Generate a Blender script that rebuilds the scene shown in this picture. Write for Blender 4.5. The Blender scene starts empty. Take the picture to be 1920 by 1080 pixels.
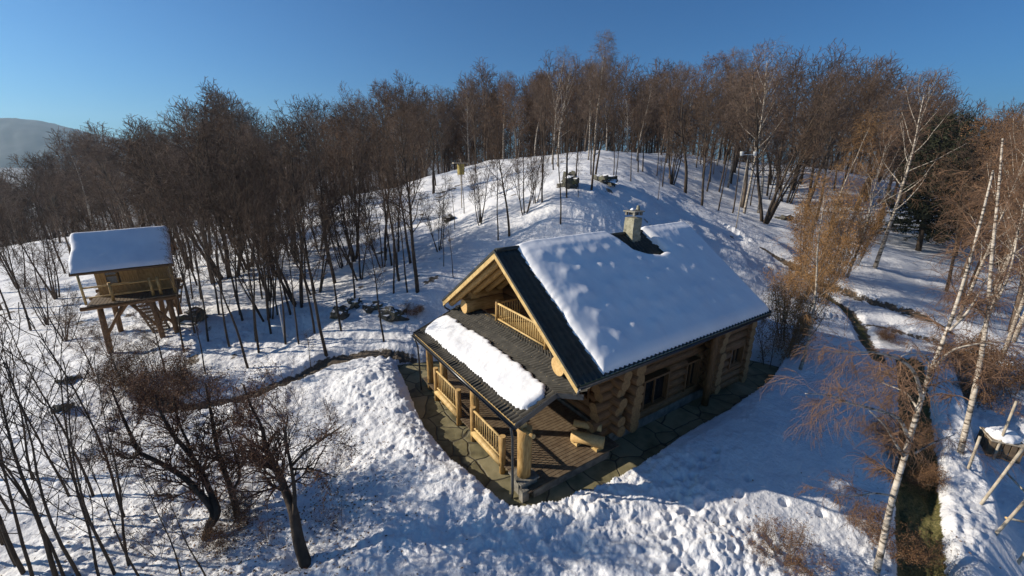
import bpy, math, random
import numpy as np
from mathutils import Vector, Matrix

S = bpy.context.scene
COL = S.collection
rad = math.radians

# ------------------------------------------------------------------ camera
CAM = np.array([-7.812, -7.944, 10.032]); YAW, PIT, ROL, FPX = 0.976, 0.301, 0.008, 780.0
FW = np.array([math.cos(YAW)*math.cos(PIT), math.sin(YAW)*math.cos(PIT), -math.sin(PIT)])
_r = np.cross(FW, [0, 0, 1]); _r /= np.linalg.norm(_r); _u = np.cross(_r, FW)
RT = _r*math.cos(ROL) + _u*math.sin(ROL); UP = np.cross(RT, FW)
cd = bpy.data.cameras.new('camera'); cam = bpy.data.objects.new('camera', cd); COL.objects.link(cam)
cd.sensor_width = 36; cd.lens = 36*FPX/1920; cd.clip_end = 9000; cd.clip_start = 0.1
cam.matrix_world = Matrix([[RT[0], UP[0], -FW[0], CAM[0]], [RT[1], UP[1], -FW[1], CAM[1]], [RT[2], UP[2], -FW[2], CAM[2]], [0, 0, 0, 1]])
S.camera = cam

def ray(px, py): return FW + RT*(px-960)/FPX - UP*(py-540)/FPX
def gz(px, py, z):                     # where the sight line meets height z
    d = ray(px, py); t = (z-CAM[2])/d[2]; return CAM + t*d
def gd(px, py, depth): return CAM + ray(px, py)*depth
def prj(P):
    d = np.asarray(P, float)-CAM; z = d@FW
    return 960+FPX*(d@RT)/z, 540-FPX*(d@UP)/z, z

# ------------------------------------------------------------------ sky and sun
SUN_EL = 24.0; SUN_AZ = 141.0          # direction towards the sun, degrees from +X
w = bpy.data.worlds.new('World'); S.world = w; w.use_nodes = True
nt = w.node_tree; nt.nodes.clear()
sky = nt.nodes.new('ShaderNodeTexSky'); sky.sky_type = 'NISHITA'; sky.sun_disc = False
sky.sun_elevation = rad(SUN_EL); sky.sun_rotation = rad(90-SUN_AZ)
sky.altitude = 600; sky.air_density = 1.0; sky.dust_density = 1.6; sky.ozone_density = 3.5
bg = nt.nodes.new('ShaderNodeBackground'); bg.inputs[1].default_value = 0.061
wo = nt.nodes.new('ShaderNodeOutputWorld'); tint = nt.nodes.new('ShaderNodeMix'); tint.data_type = 'RGBA'; tint.blend_type = 'MULTIPLY'; tint.inputs[0].default_value = 1
tint.inputs[7].default_value = (.40, .83, 1.22, 1); nt.links.new(sky.outputs[0], tint.inputs[6]); nt.links.new(tint.outputs[2], bg.inputs[0]); nt.links.new(bg.outputs[0], wo.inputs[0])
sl = bpy.data.lights.new('sun', 'SUN'); sl.energy = 5.0; sl.angle = rad(0.53); sl.color = (1.0, 0.90, 0.76)
so = bpy.data.objects.new('sun', sl); COL.objects.link(so)
SD = Vector((math.cos(rad(SUN_AZ))*math.cos(rad(SUN_EL)), math.sin(rad(SUN_AZ))*math.cos(rad(SUN_EL)), math.sin(rad(SUN_EL))))
so.rotation_euler = SD.to_track_quat('Z', 'Y').to_euler(); so.location = (0, 0, 40)
S.view_settings.view_transform = 'Standard'; S.view_settings.look = 'None'
S.view_settings.exposure = 0.40; S.view_settings.gamma = 1
S.cycles.max_bounces = 5; S.cycles.diffuse_bounces = 3; S.cycles.transparent_max_bounces = 8
S.cycles.use_denoising = True

# ------------------------------------------------------------------ materials
def newmat(name):
    m = bpy.data.materials.new(name); m.use_nodes = True
    n = m.node_tree.nodes; b = n['Principled BSDF']; return m, n, m.node_tree.links, b
def ramp(n, stops):
    r = n.new('ShaderNodeValToRGB'); e = r.color_ramp.elements
    while len(e) < len(stops): e.new(0.5)
    for i, (p, c) in enumerate(stops): e[i].position = p; e[i].color = (*c, 1)
    return r
def noisy(name, stops, scale=5, rough=.8, bump=0., bscale=None, coord='Object', stretch=(1, 1, 1), detail=6, spec=.3, bdist=.02):
    m, n, l, b = newmat(name)
    tc = n.new('ShaderNodeTexCoord'); mp = n.new('ShaderNodeMapping'); mp.inputs['Scale'].default_value = stretch
    l.new(tc.outputs[coord], mp.inputs[0])
    t = n.new('ShaderNodeTexNoise'); t.inputs['Scale'].default_value = scale; t.inputs['Detail'].default_value = detail
    l.new(mp.outputs[0], t.inputs['Vector'])
    r = ramp(n, stops); l.new(t.outputs['Fac'], r.inputs[0]); l.new(r.outputs[0], b.inputs['Base Color'])
    b.inputs['Roughness'].default_value = rough; b.inputs['Specular IOR Level'].default_value = spec
    if bump:
        t2 = n.new('ShaderNodeTexNoise'); t2.inputs['Scale'].default_value = bscale or scale*3; t2.inputs['Detail'].default_value = 5
        l.new(mp.outputs[0], t2.inputs['Vector'])
        bp = n.new('ShaderNodeBump'); bp.inputs['Strength'].default_value = bump; bp.inputs['Distance'].default_value = bdist
        l.new(t2.outputs['Fac'], bp.inputs['Height']); l.new(bp.outputs[0], b.inputs['Normal'])
    return m
M = {}
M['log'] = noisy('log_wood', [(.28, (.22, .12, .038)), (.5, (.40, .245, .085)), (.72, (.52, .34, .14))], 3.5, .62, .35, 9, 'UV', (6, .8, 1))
M['logdark'] = noisy('shaded_log_wood', [(.3, (.095, .046, .018)), (.6, (.19, .098, .038)), (.8, (.27, .15, .06))], 3.5, .6, .4, 9, 'UV', (6, .8, 1))  # same log wood, darkened: shade of cabin walls, frames, posts put into the colour
M['cut'] = noisy('cut_wood', [(.3, (.50, .31, .12)), (.7, (.66, .45, .20))], 14, .7, .2)
M['cutd'] = noisy('shaded_cut_wood', [(.3, (.17, .10, .042)), (.7, (.30, .185, .08))], 14, .7, .2)  # log ends to match, the walls' shade painted into the tone
M['plank'] = noisy('plank_wood', [(.3, (.42, .27, .10)), (.7, (.62, .45, .20))], 6, .6, .2)
M['deck'] = noisy('deck_wood', [(.3, (.10, .068, .042)), (.7, (.18, .135, .085))], 5, .7, .3)
M['tile'] = noisy('roof_tile', [(.3, (.010, .013, .012)), (.7, (.028, .033, .028))], 3, .6, .15, 40, spec=.5)
M['ptile'] = noisy('porch_roof_tile', [(.3, (.024, .023, .020)), (.7, (.058, .053, .044))], 4, .7, .15, 40, spec=.15)
M['metal'] = noisy('gutter_metal', [(.3, (.02, .022, .024)), (.7, (.045, .047, .05))], 6, .35, spec=.6)
M['stone'] = noisy('chimney_stone', [(.25, (.13, .12, .085)), (.5, (.30, .28, .20)), (.8, (.42, .39, .29))], 5, .9, .8, 14, bdist=.04)
M['plinth'] = noisy('plinth_stone', [(.3, (.10, .095, .08)), (.7, (.26, .24, .20))], 3, .9, .8, 9, bdist=.05)
M['rock'] = noisy('mossy_rock', [(.3, (.035, .035, .03)), (.55, (.09, .085, .07)), (.75, (.13, .14, .06))], 2.5, .95, .8, 7, bdist=.08)
def snowcap():
    m = M['rock']; n = m.node_tree.nodes; l = m.node_tree.links; b = n['Principled BSDF']; src = b.inputs['Base Color'].links[0].from_socket
    g = n.new('ShaderNodeNewGeometry'); sx = n.new('ShaderNodeSeparateXYZ'); l.new(g.outputs['Normal'], sx.inputs[0]); t = n.new('ShaderNodeTexNoise'); t.inputs['Scale'].default_value = 4
    a = n.new('ShaderNodeMath'); a.operation = 'MULTIPLY_ADD'; a.inputs[1].default_value = .5; l.new(t.outputs['Fac'], a.inputs[0]); l.new(sx.outputs[2], a.inputs[2])
    r = n.new('ShaderNodeMapRange'); r.inputs[1].default_value = 1.02; r.inputs[2].default_value = 1.10; l.new(a.outputs[0], r.inputs[0])
    mx = n.new('ShaderNodeMix'); mx.data_type = 'RGBA'; l.new(r.outputs[0], mx.inputs[0]); l.new(src, mx.inputs[6]); mx.inputs[7].default_value = (.8, .81, .83, 1); l.new(mx.outputs[2], b.inputs['Base Color'])
snowcap()
M['bark'] = noisy('dark_bark', [(.3, (.032, .024, .018)), (.7, (.095, .070, .050))], 5, .95, .7, 16, stretch=(1, 1, .25), bdist=.03)
M['barkb'] = noisy('brown_bark', [(.3, (.08, .060, .045)), (.7, (.22, .170, .125))], 5, .95, .6, 16, stretch=(1, 1, .25), bdist=.03)
M['twig'] = noisy('dark_twig', [(.35, (.062, .041, .029)), (.65, (.145, .096, .065))], .6, .9, detail=2)
M['twigg'] = noisy('grey_twig', [(.35, (.11, .078, .062)), (.65, (.21, .148, .11))], .6, .9, detail=2)
M['twigo'] = noisy('russet_twig', [(.35, (.105, .060, .038)), (.65, (.22, .130, .078))], .6, .9, detail=2)
M['twigr'] = noisy('reddish_twig', [(.35, (.075, .042, .030)), (.65, (.16, .088, .060))], .6, .9, detail=2)
M['twigc'] = noisy('ochre_twig', [(.35, (.19, .105, .045)), (.65, (.34, .20, .09))], .6, .9, detail=2)
M['leafc'] = noisy('ochre_leaf', [(.3, (.18, .085, .028)), (.7, (.38, .21, .075))], 7, .8, detail=2)
M['leaf'] = noisy('withered_leaf', [(.3, (.08, .040, .020)), (.5, (.15, .078, .036)), (.7, (.25, .145, .065))], 7, .8, detail=2)
M['needle'] = noisy('pine_needle', [(.3, (.014, .018, .009)), (.7, (.036, .038, .017))], 2, .8, detail=2)
M['rust'] = noisy('painted_yellow', [(.3, (.26, .20, .05)), (.7, (.36, .29, .08))], 4, .6)
M['whitep'] = noisy('white_paint', [(.3, (.66, .66, .63)), (.7, (.78, .78, .75))], 4, .5)
M['glasslamp'] = noisy('lamp_glass', [(.3, (.5, .5, .48)), (.7, (.58, .58, .55))], 4, .2)
M['fwood'] = noisy('pale_pole_wood', [(.3, (.27, .22, .16)), (.7, (.50, .44, .34))], 5, .8, .5, 20)

def birch_mat():
    m, n, l, b = newmat('birch_bark')
    tc = n.new('ShaderNodeTexCoord'); mp = n.new('ShaderNodeMapping'); mp.inputs['Scale'].default_value = (1.2, 1.2, 7)
    l.new(tc.outputs['Object'], mp.inputs[0])
    t = n.new('ShaderNodeTexNoise'); t.inputs['Scale'].default_value = 2.2; t.inputs['Detail'].default_value = 4; l.new(mp.outputs[0], t.inputs['Vector'])
    r = ramp(n, [(.40, (.05, .04, .03)), (.47, (.34, .29, .23)), (.72, (.56, .50, .42))]); l.new(t.outputs['Fac'], r.inputs[0])
    l.new(r.outputs[0], b.inputs['Base Color']); b.inputs['Roughness'].default_value = .8
    return m
M['birch'] = birch_mat()

def glass_mat():
    m, n, l, b = newmat('window_glass')
    b.inputs['Base Color'].default_value = (.012, .014, .016, 1); b.inputs['Roughness'].default_value = .06; b.inputs['Specular IOR Level'].default_value = .7
    return m
M['glass'] = glass_mat()

def snow_mat(name, ground=False):
    m, n, l, b = newmat(name)
    tc = n.new('ShaderNodeTexCoord')
    t = n.new('ShaderNodeTexNoise'); t.inputs['Scale'].default_value = .7; t.inputs['Detail'].default_value = 5; l.new(tc.outputs['Object'], t.inputs['Vector'])
    r = ramp(n, [(.3, (.66, .67, .70) if ground else (.74, .75, .78)), (.7, (.80, .80, .80) if ground else (.86, .86, .86))]); l.new(t.outputs['Fac'], r.inputs[0])
    b.inputs['Roughness'].default_value = .75; b.inputs['Specular IOR Level'].default_value = .25
    t2 = n.new('ShaderNodeTexNoise'); t2.inputs['Scale'].default_value = 7 if ground else 2.2; t2.inputs['Detail'].default_value = 9; t2.inputs['Roughness'].default_value = .62 if ground else .5; l.new(tc.outputs['Object'], t2.inputs['Vector'])
    bp = n.new('ShaderNodeBump'); bp.inputs['Strength'].default_value = .8 if ground else .12; bp.inputs['Distance'].default_value = .09 if ground else .06
    l.new(t2.outputs['Fac'], bp.inputs['Height']); l.new(bp.outputs[0], b.inputs['Normal'])
    if not ground:
        l.new(r.outputs[0], b.inputs['Base Color'])
    else:
        at = n.new('ShaderNodeAttribute'); at.attribute_name = 'dirt'
        sp = n.new('ShaderNodeSeparateColor'); l.new(at.outputs['Color'], sp.inputs[0])
        t3 = n.new('ShaderNodeTexNoise'); t3.inputs['Scale'].default_value = 3.5; t3.inputs['Detail'].default_value = 8; t3.inputs['Roughness'].default_value = .7; l.new(tc.outputs['Object'], t3.inputs['Vector'])
        def thresh(out, col_prev, ramp_out):
            a = n.new('ShaderNodeMath'); a.operation = 'ADD'; l.new(out, a.inputs[0]); l.new(t3.outputs['Fac'], a.inputs[1])
            rr = n.new('ShaderNodeMapRange'); rr.inputs[1].default_value = .98; rr.inputs[2].default_value = 1.08; l.new(a.outputs[0], rr.inputs[0])
            mx = n.new('ShaderNodeMix'); mx.data_type = 'RGBA'; l.new(rr.outputs[0], mx.inputs[0]); l.new(col_prev, mx.inputs[6]); l.new(ramp_out, mx.inputs[7])
            return mx.outputs[2]
        t4 = n.new('ShaderNodeTexNoise'); t4.inputs['Scale'].default_value = 18; t4.inputs['Detail'].default_value = 6; l.new(tc.outputs['Object'], t4.inputs['Vector'])
        re = ramp(n, [(.3, (.055, .042, .030)), (.7, (.16, .125, .09))]); l.new(t4.outputs['Fac'], re.inputs[0])
        rg = ramp(n, [(.3, (.045, .045, .016)), (.55, (.11, .10, .035)), (.75, (.19, .15, .07))]); l.new(t4.outputs['Fac'], rg.inputs[0])
        c1 = thresh(sp.outputs[0], r.outputs[0], re.outputs[0])
        c2 = thresh(sp.outputs[1], c1, rg.outputs[0])
        l.new(c2, b.inputs['Base Color'])
    return m
M['snow'] = snow_mat('roof_snow_surface'); M['gsnow'] = snow_mat('ground_snow', True)

def patio_mat():
    m, n, l, b = newmat('flagstone')
    tc = n.new('ShaderNodeTexCoord')
    nz = n.new('ShaderNodeTexNoise'); nz.inputs['Scale'].default_value = 1.5; l.new(tc.outputs['Object'], nz.inputs['Vector'])
    mx = n.new('ShaderNodeMix'); mx.data_type = 'VECTOR'; mx.inputs[0].default_value = .16; l.new(tc.outputs['Object'], mx.inputs[4]); l.new(nz.outputs['Color'], mx.inputs[5])
    v = n.new('ShaderNodeTexVoronoi'); v.feature = 'DISTANCE_TO_EDGE'; v.inputs['Scale'].default_value = 1.05; l.new(mx.outputs[1], v.inputs['Vector'])
    vc = n.new('ShaderNodeTexVoronoi'); vc.inputs['Scale'].default_value = 1.05; l.new(mx.outputs[1], vc.inputs['Vector'])
    t = n.new('ShaderNodeTexNoise'); t.inputs['Scale'].default_value = 2.2; t.inputs['Detail'].default_value = 8; l.new(tc.outputs['Object'], t.inputs['Vector'])
    hs = n.new('ShaderNodeSeparateColor'); l.new(vc.outputs['Color'], hs.inputs[0])
    ad = n.new('ShaderNodeMath'); ad.operation = 'MULTIPLY_ADD'; ad.inputs[1].default_value = .45; l.new(hs.outputs[0], ad.inputs[0]); l.new(t.outputs['Fac'], ad.inputs[2])
    r = ramp(n, [(.4, (.07, .06, .03)), (.62, (.16, .14, .07)), (.9, (.26, .225, .125))]); l.new(ad.outputs[0], r.inputs[0])
    g = n.new('ShaderNodeMapRange'); g.inputs[1].default_value = .006; g.inputs[2].default_value = .03; l.new(v.outputs['Distance'], g.inputs[0])
    mc = n.new('ShaderNodeMix'); mc.data_type = 'RGBA'; l.new(g.outputs[0], mc.inputs[0]); mc.inputs[6].default_value = (.05, .044, .028, 1); l.new(r.outputs[0], mc.inputs[7])
    l.new(mc.outputs[2], b.inputs['Base Color']); b.inputs['Roughness'].default_value = .8
    bp = n.new('ShaderNodeBump'); bp.inputs['Strength'].default_value = .7; bp.inputs['Distance'].default_value = .04
    a2 = n.new('ShaderNodeMath'); a2.operation = 'ADD'; l.new(g.outputs[0], a2.inputs[0]); l.new(t.outputs['Fac'], a2.inputs[1]); l.new(a2.outputs[0], bp.inputs['Height'])
    l.new(bp.outputs[0], b.inputs['Normal'])
    return m
M['patio'] = patio_mat()

# ------------------------------------------------------------------ helpers
class MB:
    def __init__(s): s.v = []; s.f = []; s.m = []; s.uv = []; s.mats = []
    def mi(s, mat):
        if mat not in s.mats: s.mats.append(mat)
        return s.mats.index(mat)
    def face(s, idx, mat, uv=None):
        s.f.append(idx); s.m.append(s.mi(mat)); s.uv += uv if uv else [(0, 0)]*len(idx)
    def box(s, c, size, mat, R=None):
        c = np.array(c, float); h = np.array(size, float)/2; b = len(s.v)
        for sx in (-1, 1):
            for sy in (-1, 1):
                for sz in (-1, 1):
                    p = h*np.array([sx, sy, sz])
                    if R is not None: p = R@p
                    s.v.append(tuple(c+p))
        L = size.index(max(size)) if isinstance(size, (tuple, list)) else 0
        for q in ((0, 1, 3, 2), (4, 6, 7, 5), (0, 4, 5, 1), (2, 3, 7, 6), (0, 2, 6, 4), (1, 5, 7, 3)):
            s.face([b+i for i in q], mat, [(0, 0), (0, max(size)), (.3, max(size)), (.3, 0)])
    def quadprism(s, pts, nvec, mat):      # planar polygon pts given thickness vector nvec
        b = len(s.v); n = len(pts); nv = np.array(nvec, float)
        for p in pts: s.v.append(tuple(p))
        for p in pts: s.v.append(tuple(np.array(p, float)+nv))
        s.face(list(range(b, b+n))[::-1], mat); s.face(list(range(b+n, b+2*n)), mat)
        for i in range(n):
            j = (i+1) % n; s.face([b+i, b+j, b+n+j, b+n+i], mat)
    def log(s, p0, p1, r, mat, cut=None, n=12, seg=4, wob=.05, r1=None, rnd=random):
        p0 = np.array(p0, float); p1 = np.array(p1, float); d = p1-p0; L = np.linalg.norm(d); d /= L
        a = np.cross(d, [0, 0, 1]); 
        if np.linalg.norm(a) < .1: a = np.cross(d, [1, 0, 0])
        a /= np.linalg.norm(a); c = np.cross(d, a); r1 = r if r1 is None else r1
        b = len(s.v); ph = rnd.random()*6; u0 = rnd.random()*5; v0 = rnd.random()*20
        for i in range(seg+1):
            t = i/seg; rr = (r*(1-t)+r1*t)*(1+wob*math.sin(ph+t*5)*.6)
            o = p0+d*L*t + (a*math.sin(ph+t*4)+c*math.cos(ph*2+t*3))*r*wob*.5
            for k in range(n):
                an = 2*math.pi*k/n; s.v.append(tuple(o+(a*math.cos(an)+c*math.sin(an))*rr*(1+wob*.5*math.sin(3*an+ph))))
        for i in range(seg):
            for k in range(n):
                k2 = (k+1) % n; q = [b+i*n+k, b+i*n+k2, b+(i+1)*n+k2, b+(i+1)*n+k]
                s.face(q, mat, [(u0+k/n*2*r*3, v0+i/seg*L), (u0+(k+1)/n*2*r*3, v0+i/seg*L), (u0+(k+1)/n*2*r*3, v0+(i+1)/seg*L), (u0+k/n*2*r*3, v0+(i+1)/seg*L)])
        s.face([b+k for k in range(n)][::-1], cut or mat); s.face([b+seg*n+k for k in range(n)], cut or mat)
    def tube(s, pts, radii, mat, n=6):
        pts = [np.array(p, float) for p in pts]; b = len(s.v); m = len(pts); a = None
        for i, p in enumerate(pts):
            d = pts[min(i+1, m-1)]-pts[max(i-1, 0)]; d /= (np.linalg.norm(d)+1e-9)
            if a is None:
                a = np.cross(d, [.3, .2, 1]) if abs(d[2]) < .9 else np.cross(d, [1, 0, 0])
            a = a-d*(a@d); a /= (np.linalg.norm(a)+1e-9); c = np.cross(d, a)
            for k in range(n):
                an = 2*math.pi*k/n; s.v.append(tuple(p+(a*math.cos(an)+c*math.sin(an))*radii[i]))
        for i in range(m-1):
            for k in range(n):
                k2 = (k+1) % n; s.face([b+i*n+k, b+i*n+k2, b+(i+1)*n+k2, b+(i+1)*n+k], mat, [(k/n, i), ((k+1)/n, i), ((k+1)/n, i+1), (k/n, i+1)])
        s.face([b+k for k in range(n)][::-1], mat); s.face([b+(m-1)*n+k for k in range(n)], mat)
    def mesh(s, name, smooth=False):
        me = bpy.data.meshes.new(name); me.from_pydata([tuple(map(float, p)) for p in s.v], [], s.f)
        for k in s.mats: me.materials.append(M[k])
        me.polygons.foreach_set('material_index', s.m)
        uvl = me.uv_layers.new(name='UVMap'); uvl.data.foreach_set('uv', np.array(s.uv, dtype=np.float32).ravel())
        if smooth: me.polygons.foreach_set('use_smooth', [len(f) == 4 for f in s.f])
        me.update(); return me
def link(name, me, parent=None, **kw):
    o = bpy.data.objects.new(name, me); COL.objects.link(o)
    if parent: o.parent = parent
    for k, v in kw.items(): o[k] = v
    return o
def thing(name, label, cat, group=None, loc=(0, 0, 0)):
    o = bpy.data.objects.new(name, None); COL.objects.link(o); o.location = loc; o.empty_display_size = .3
    o['label'] = label; o['category'] = cat
    if group: o['group'] = group
    return o
def part(mb, name, parent, smooth=False, **kw):
    return link(name, mb.mesh(name, smooth), parent, **kw)
def npmesh(name, V, F, mats, mi=None, smooth=False):   # F (n,4) or (n,3)
    me = bpy.data.meshes.new(name); k = F.shape[1]
    me.vertices.add(len(V)); me.vertices.foreach_set('co', V.astype(np.float32).ravel())
    me.loops.add(F.size); me.loops.foreach_set('vertex_index', F.astype(np.int32).ravel())
    me.polygons.add(len(F)); me.polygons.foreach_set('loop_start', np.arange(0, F.size, k, dtype=np.int32))
    me.polygons.foreach_set('loop_total', np.full(len(F), k, dtype=np.int32))
    for q in mats: me.materials.append(M[q])
    if mi is not None: me.polygons.foreach_set('material_index', mi.astype(np.int32))
    if smooth: me.polygons.foreach_set('use_smooth', np.ones(len(F), dtype=bool))
    me.update(calc_edges=True); return me

def _h(ix, iy, sd):
    a = (ix.astype(np.int64)*374761393 + iy.astype(np.int64)*668265263 + sd*1442695041) & 0xffffffff
    a = ((a ^ (a >> 13))*1274126177) & 0xffffffff
    return ((a ^ (a >> 16)) & 0xffff)/65535.0
def vnoise(x, y, sd=0):
    ix = np.floor(x); iy = np.floor(y); fx = x-ix; fy = y-iy
    fx = fx*fx*fx*(fx*(fx*6-15)+10); fy = fy*fy*fy*(fy*(fy*6-15)+10)
    a = _h(ix, iy, sd); b = _h(ix+1, iy, sd); c = _h(ix, iy+1, sd); d = _h(ix+1, iy+1, sd)
    return (a*(1-fx)+b*fx)*(1-fy)+(c*(1-fx)+d*fx)*fy-.5
def fbm(x, y, f, o=4, sd=0, g=.5):
    r = 0; a = 1.
    for i in range(o):
        c, s_ = math.cos(i*1.3), math.sin(i*1.3)
        r = r+a*vnoise((x*c-y*s_)*f, (x*s_+y*c)*f, sd+i*7); f *= 2.03; a *= g
    return r
def sst(a, b, x): t = np.clip((x-a)/(b-a), 0, 1); return t*t*(3-2*t)
def pdist(X, Y, P):                    # distance and side (+ = left of travel) to a polyline
    best = np.full(X.shape, 1e9); side = np.zeros(X.shape)
    for (x0, y0), (x1, y1) in zip(P[:-1], P[1:]):
        dx, dy = x1-x0, y1-y0; L = dx*dx+dy*dy
        t = np.clip(((X-x0)*dx+(Y-y0)*dy)/L, 0, 1); ex = X-x0-t*dx; ey = Y-y0-t*dy; d = np.hypot(ex, ey)
        s_ = np.sign(dx*(Y-y0)-dy*(X-x0)); m = d < best; best = np.where(m, d, best); side = np.where(m, s_, side)
    return best, side
def inpoly(X, Y, P):
    r = np.zeros(X.shape, bool); n = len(P)
    for i in range(n):
        x0, y0 = P[i]; x1, y1 = P[(i+1) % n]
        c = ((y0 > Y) != (y1 > Y)) & (X < (x1-x0)*(Y-y0)/((y1-y0) or 1e-9)+x0); r ^= c
    return r

# ------------------------------------------------------------------ terrain
def pw(px, py, z): p = gz(px, py, z); return (p[0], p[1], z)
def dw(px, depth, z): 
    d = FW*depth + RT*(px-960)/FPX*depth; return (CAM[0]+d[0], CAM[1]+d[1], z)
CP = [(-4.5, -1, 0), (-4.5, 4, 0), (-5, 9, 0), (-3, 12.5, .05), (2, -2.5, .0), (8, -3, .05), (13.5, -2, .1), (6, 4, 0), (12, 5, .2), (14, 1, .2), (6, 11, .7), (0, 13, .4),
      (-16, -12, -1), (0, -16, -1), (-30, 0, -2), (16, -20, -2.5), (-30, -30, -2), (40, -20, -4),
      pw(960, 1080, -.4), pw(560, 1060, -.55), pw(300, 1000, -.75), pw(0, 1080, -1), pw(0, 900, -1.1), pw(100, 750, -.9), pw(1600, 900, -.25), pw(1640, 1060, -.6),
      pw(1720, 850, -.5), pw(1760, 1060, -.9), pw(1850, 880, -.8), pw(1900, 1050, -1.0), pw(1910, 800, -.9), pw(1780, 700, -.3), pw(1650, 650, .15),
      pw(250, 680, -.6), pw(150, 640, -1), pw(350, 640, -.2), pw(50, 560, -2), pw(0, 650, -1.6), pw(100, 450, -3), pw(520, 710, -.15), pw(600, 600, .7), pw(500, 560, .6),
      pw(450, 500, 1), pw(330, 480, -.5), pw(650, 400, 4.2), pw(620, 372, 4.9), pw(780, 350, 6.3), pw(700, 500, 2.3), pw(785, 545, 2.4), pw(955, 440, 5.0), pw(880, 380, 6.0), dw(1110, 62, 11.0),
      pw(1050, 380, 7.2), pw(1290, 360, 6.6), pw(1200, 320, 8.9), pw(1350, 330, 7.9), pw(1430, 415, 4.4), pw(1450, 350, 6.5), pw(1600, 400, 3.8), pw(1700, 440, 2.3), pw(1880, 470, 1), pw(1500, 470, 3.0), pw(1650, 515, 1.9), pw(1560, 560, 1.2),
      dw(1110, 85, 9.4), dw(1200, 66, 10.4), dw(1300, 66, 9.8), dw(1300, 85, 9.2), dw(1450, 68, 8.7), dw(1600, 68, 7.0), dw(900, 62, 9.4), dw(800, 60, 7.4), dw(1000, 64, 10.1), dw(1000, 84, 9.2), dw(1110, 130, 2), dw(700, 110, 1), dw(400, 70, -1), dw(100, 90, -5), dw(300, 130, -7), dw(1500, 95, 7), dw(1850, 90, 2), dw(-200, 60, -5), dw(2200, 60, 0)]
CP = np.array(CP)
def _phi(r2): return .5*r2*np.log(r2+1e-9)
_D2 = (CP[:, None, 0]-CP[None, :, 0])**2+(CP[:, None, 1]-CP[None, :, 1])**2; _n = len(CP)
_A = np.zeros((_n+3, _n+3)); _A[:_n, :_n] = _phi(_D2)+np.eye(_n)*4.; _A[:_n, _n] = 1; _A[:_n, _n+1:] = CP[:, :2]; _A[_n:, :_n] = _A[:_n, _n:].T
_W = np.linalg.solve(_A, np.r_[CP[:, 2], 0, 0, 0])
def base_h(X, Y):
    X = np.asarray(X, float); Y = np.asarray(Y, float); h = _W[_n]+_W[_n+1]*X+_W[_n+2]*Y
    for i in range(_n): h = h+_W[i]*_phi((X-CP[i, 0])**2+(Y-CP[i, 1])**2)
    r = np.hypot(X-CAM[0], Y-CAM[1]); h = np.clip(h, -14, 14)
    k = sst(95, 220, r); return h*(1-k)+(-22)*k

PZ = -.30
PAT = [tuple(gz(x, y, PZ)[:2]) for x, y in [(742, 684), (748, 712), (765, 745), (780, 785), (800, 822), (832, 862), (868, 898), (905, 930), (940, 955), (972, 964), (1010, 958), (1060, 945), (1105, 930), (1150, 912), (1190, 892), (1235, 868), (1275, 835), (1310, 812), (1350, 792), (1400, 760), (1448, 722), (1470, 690)]]
PAT += [(14.3, 2.0), (13.0, 8.5), (11.0, 9.9), (2.0, 10.0), (-.6, 11.2)]
def pl(z, pts): return [tuple(gz(x, y, z)[:2]) for x, y in pts]
L_path = pl(-.1, [(770, 678), (690, 670), (620, 676), (560, 700), (480, 728), (400, 742), (330, 742), (270, 720)])
L_up = pl(1.4, [(1420, 516), (1500, 532), (1590, 547), (1650, 556), (1720, 566), (1800, 590)])
L_low = pl(.7, [(1540, 562), (1590, 584), (1625, 612), (1645, 636), (1658, 652)])
L_low2 = pl(.6, [(1625, 604), (1690, 610), (1760, 622), (1830, 640)])
L_gr = pl(-.6, [(1700, 690), (1712, 760), (1718, 840), (1722, 920), (1728, 1000), (1738, 1090), (1745, 1200)])
L_rd = pl(-.9, [(1785, 740), (1800, 800), (1815, 860), (1845, 930), (1868, 1000), (1885, 1090), (1900, 1200)])
FOOT = [gz(x, y, -.3)[:2] for x, y in [(1385, 935), (1310, 955), (1345, 985), (1372, 1035), (1470, 945), (1540, 960), (1290, 965), (1378, 972), (1250, 1010), (1440, 1010), (1400, 905), (1330, 925)]]

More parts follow.
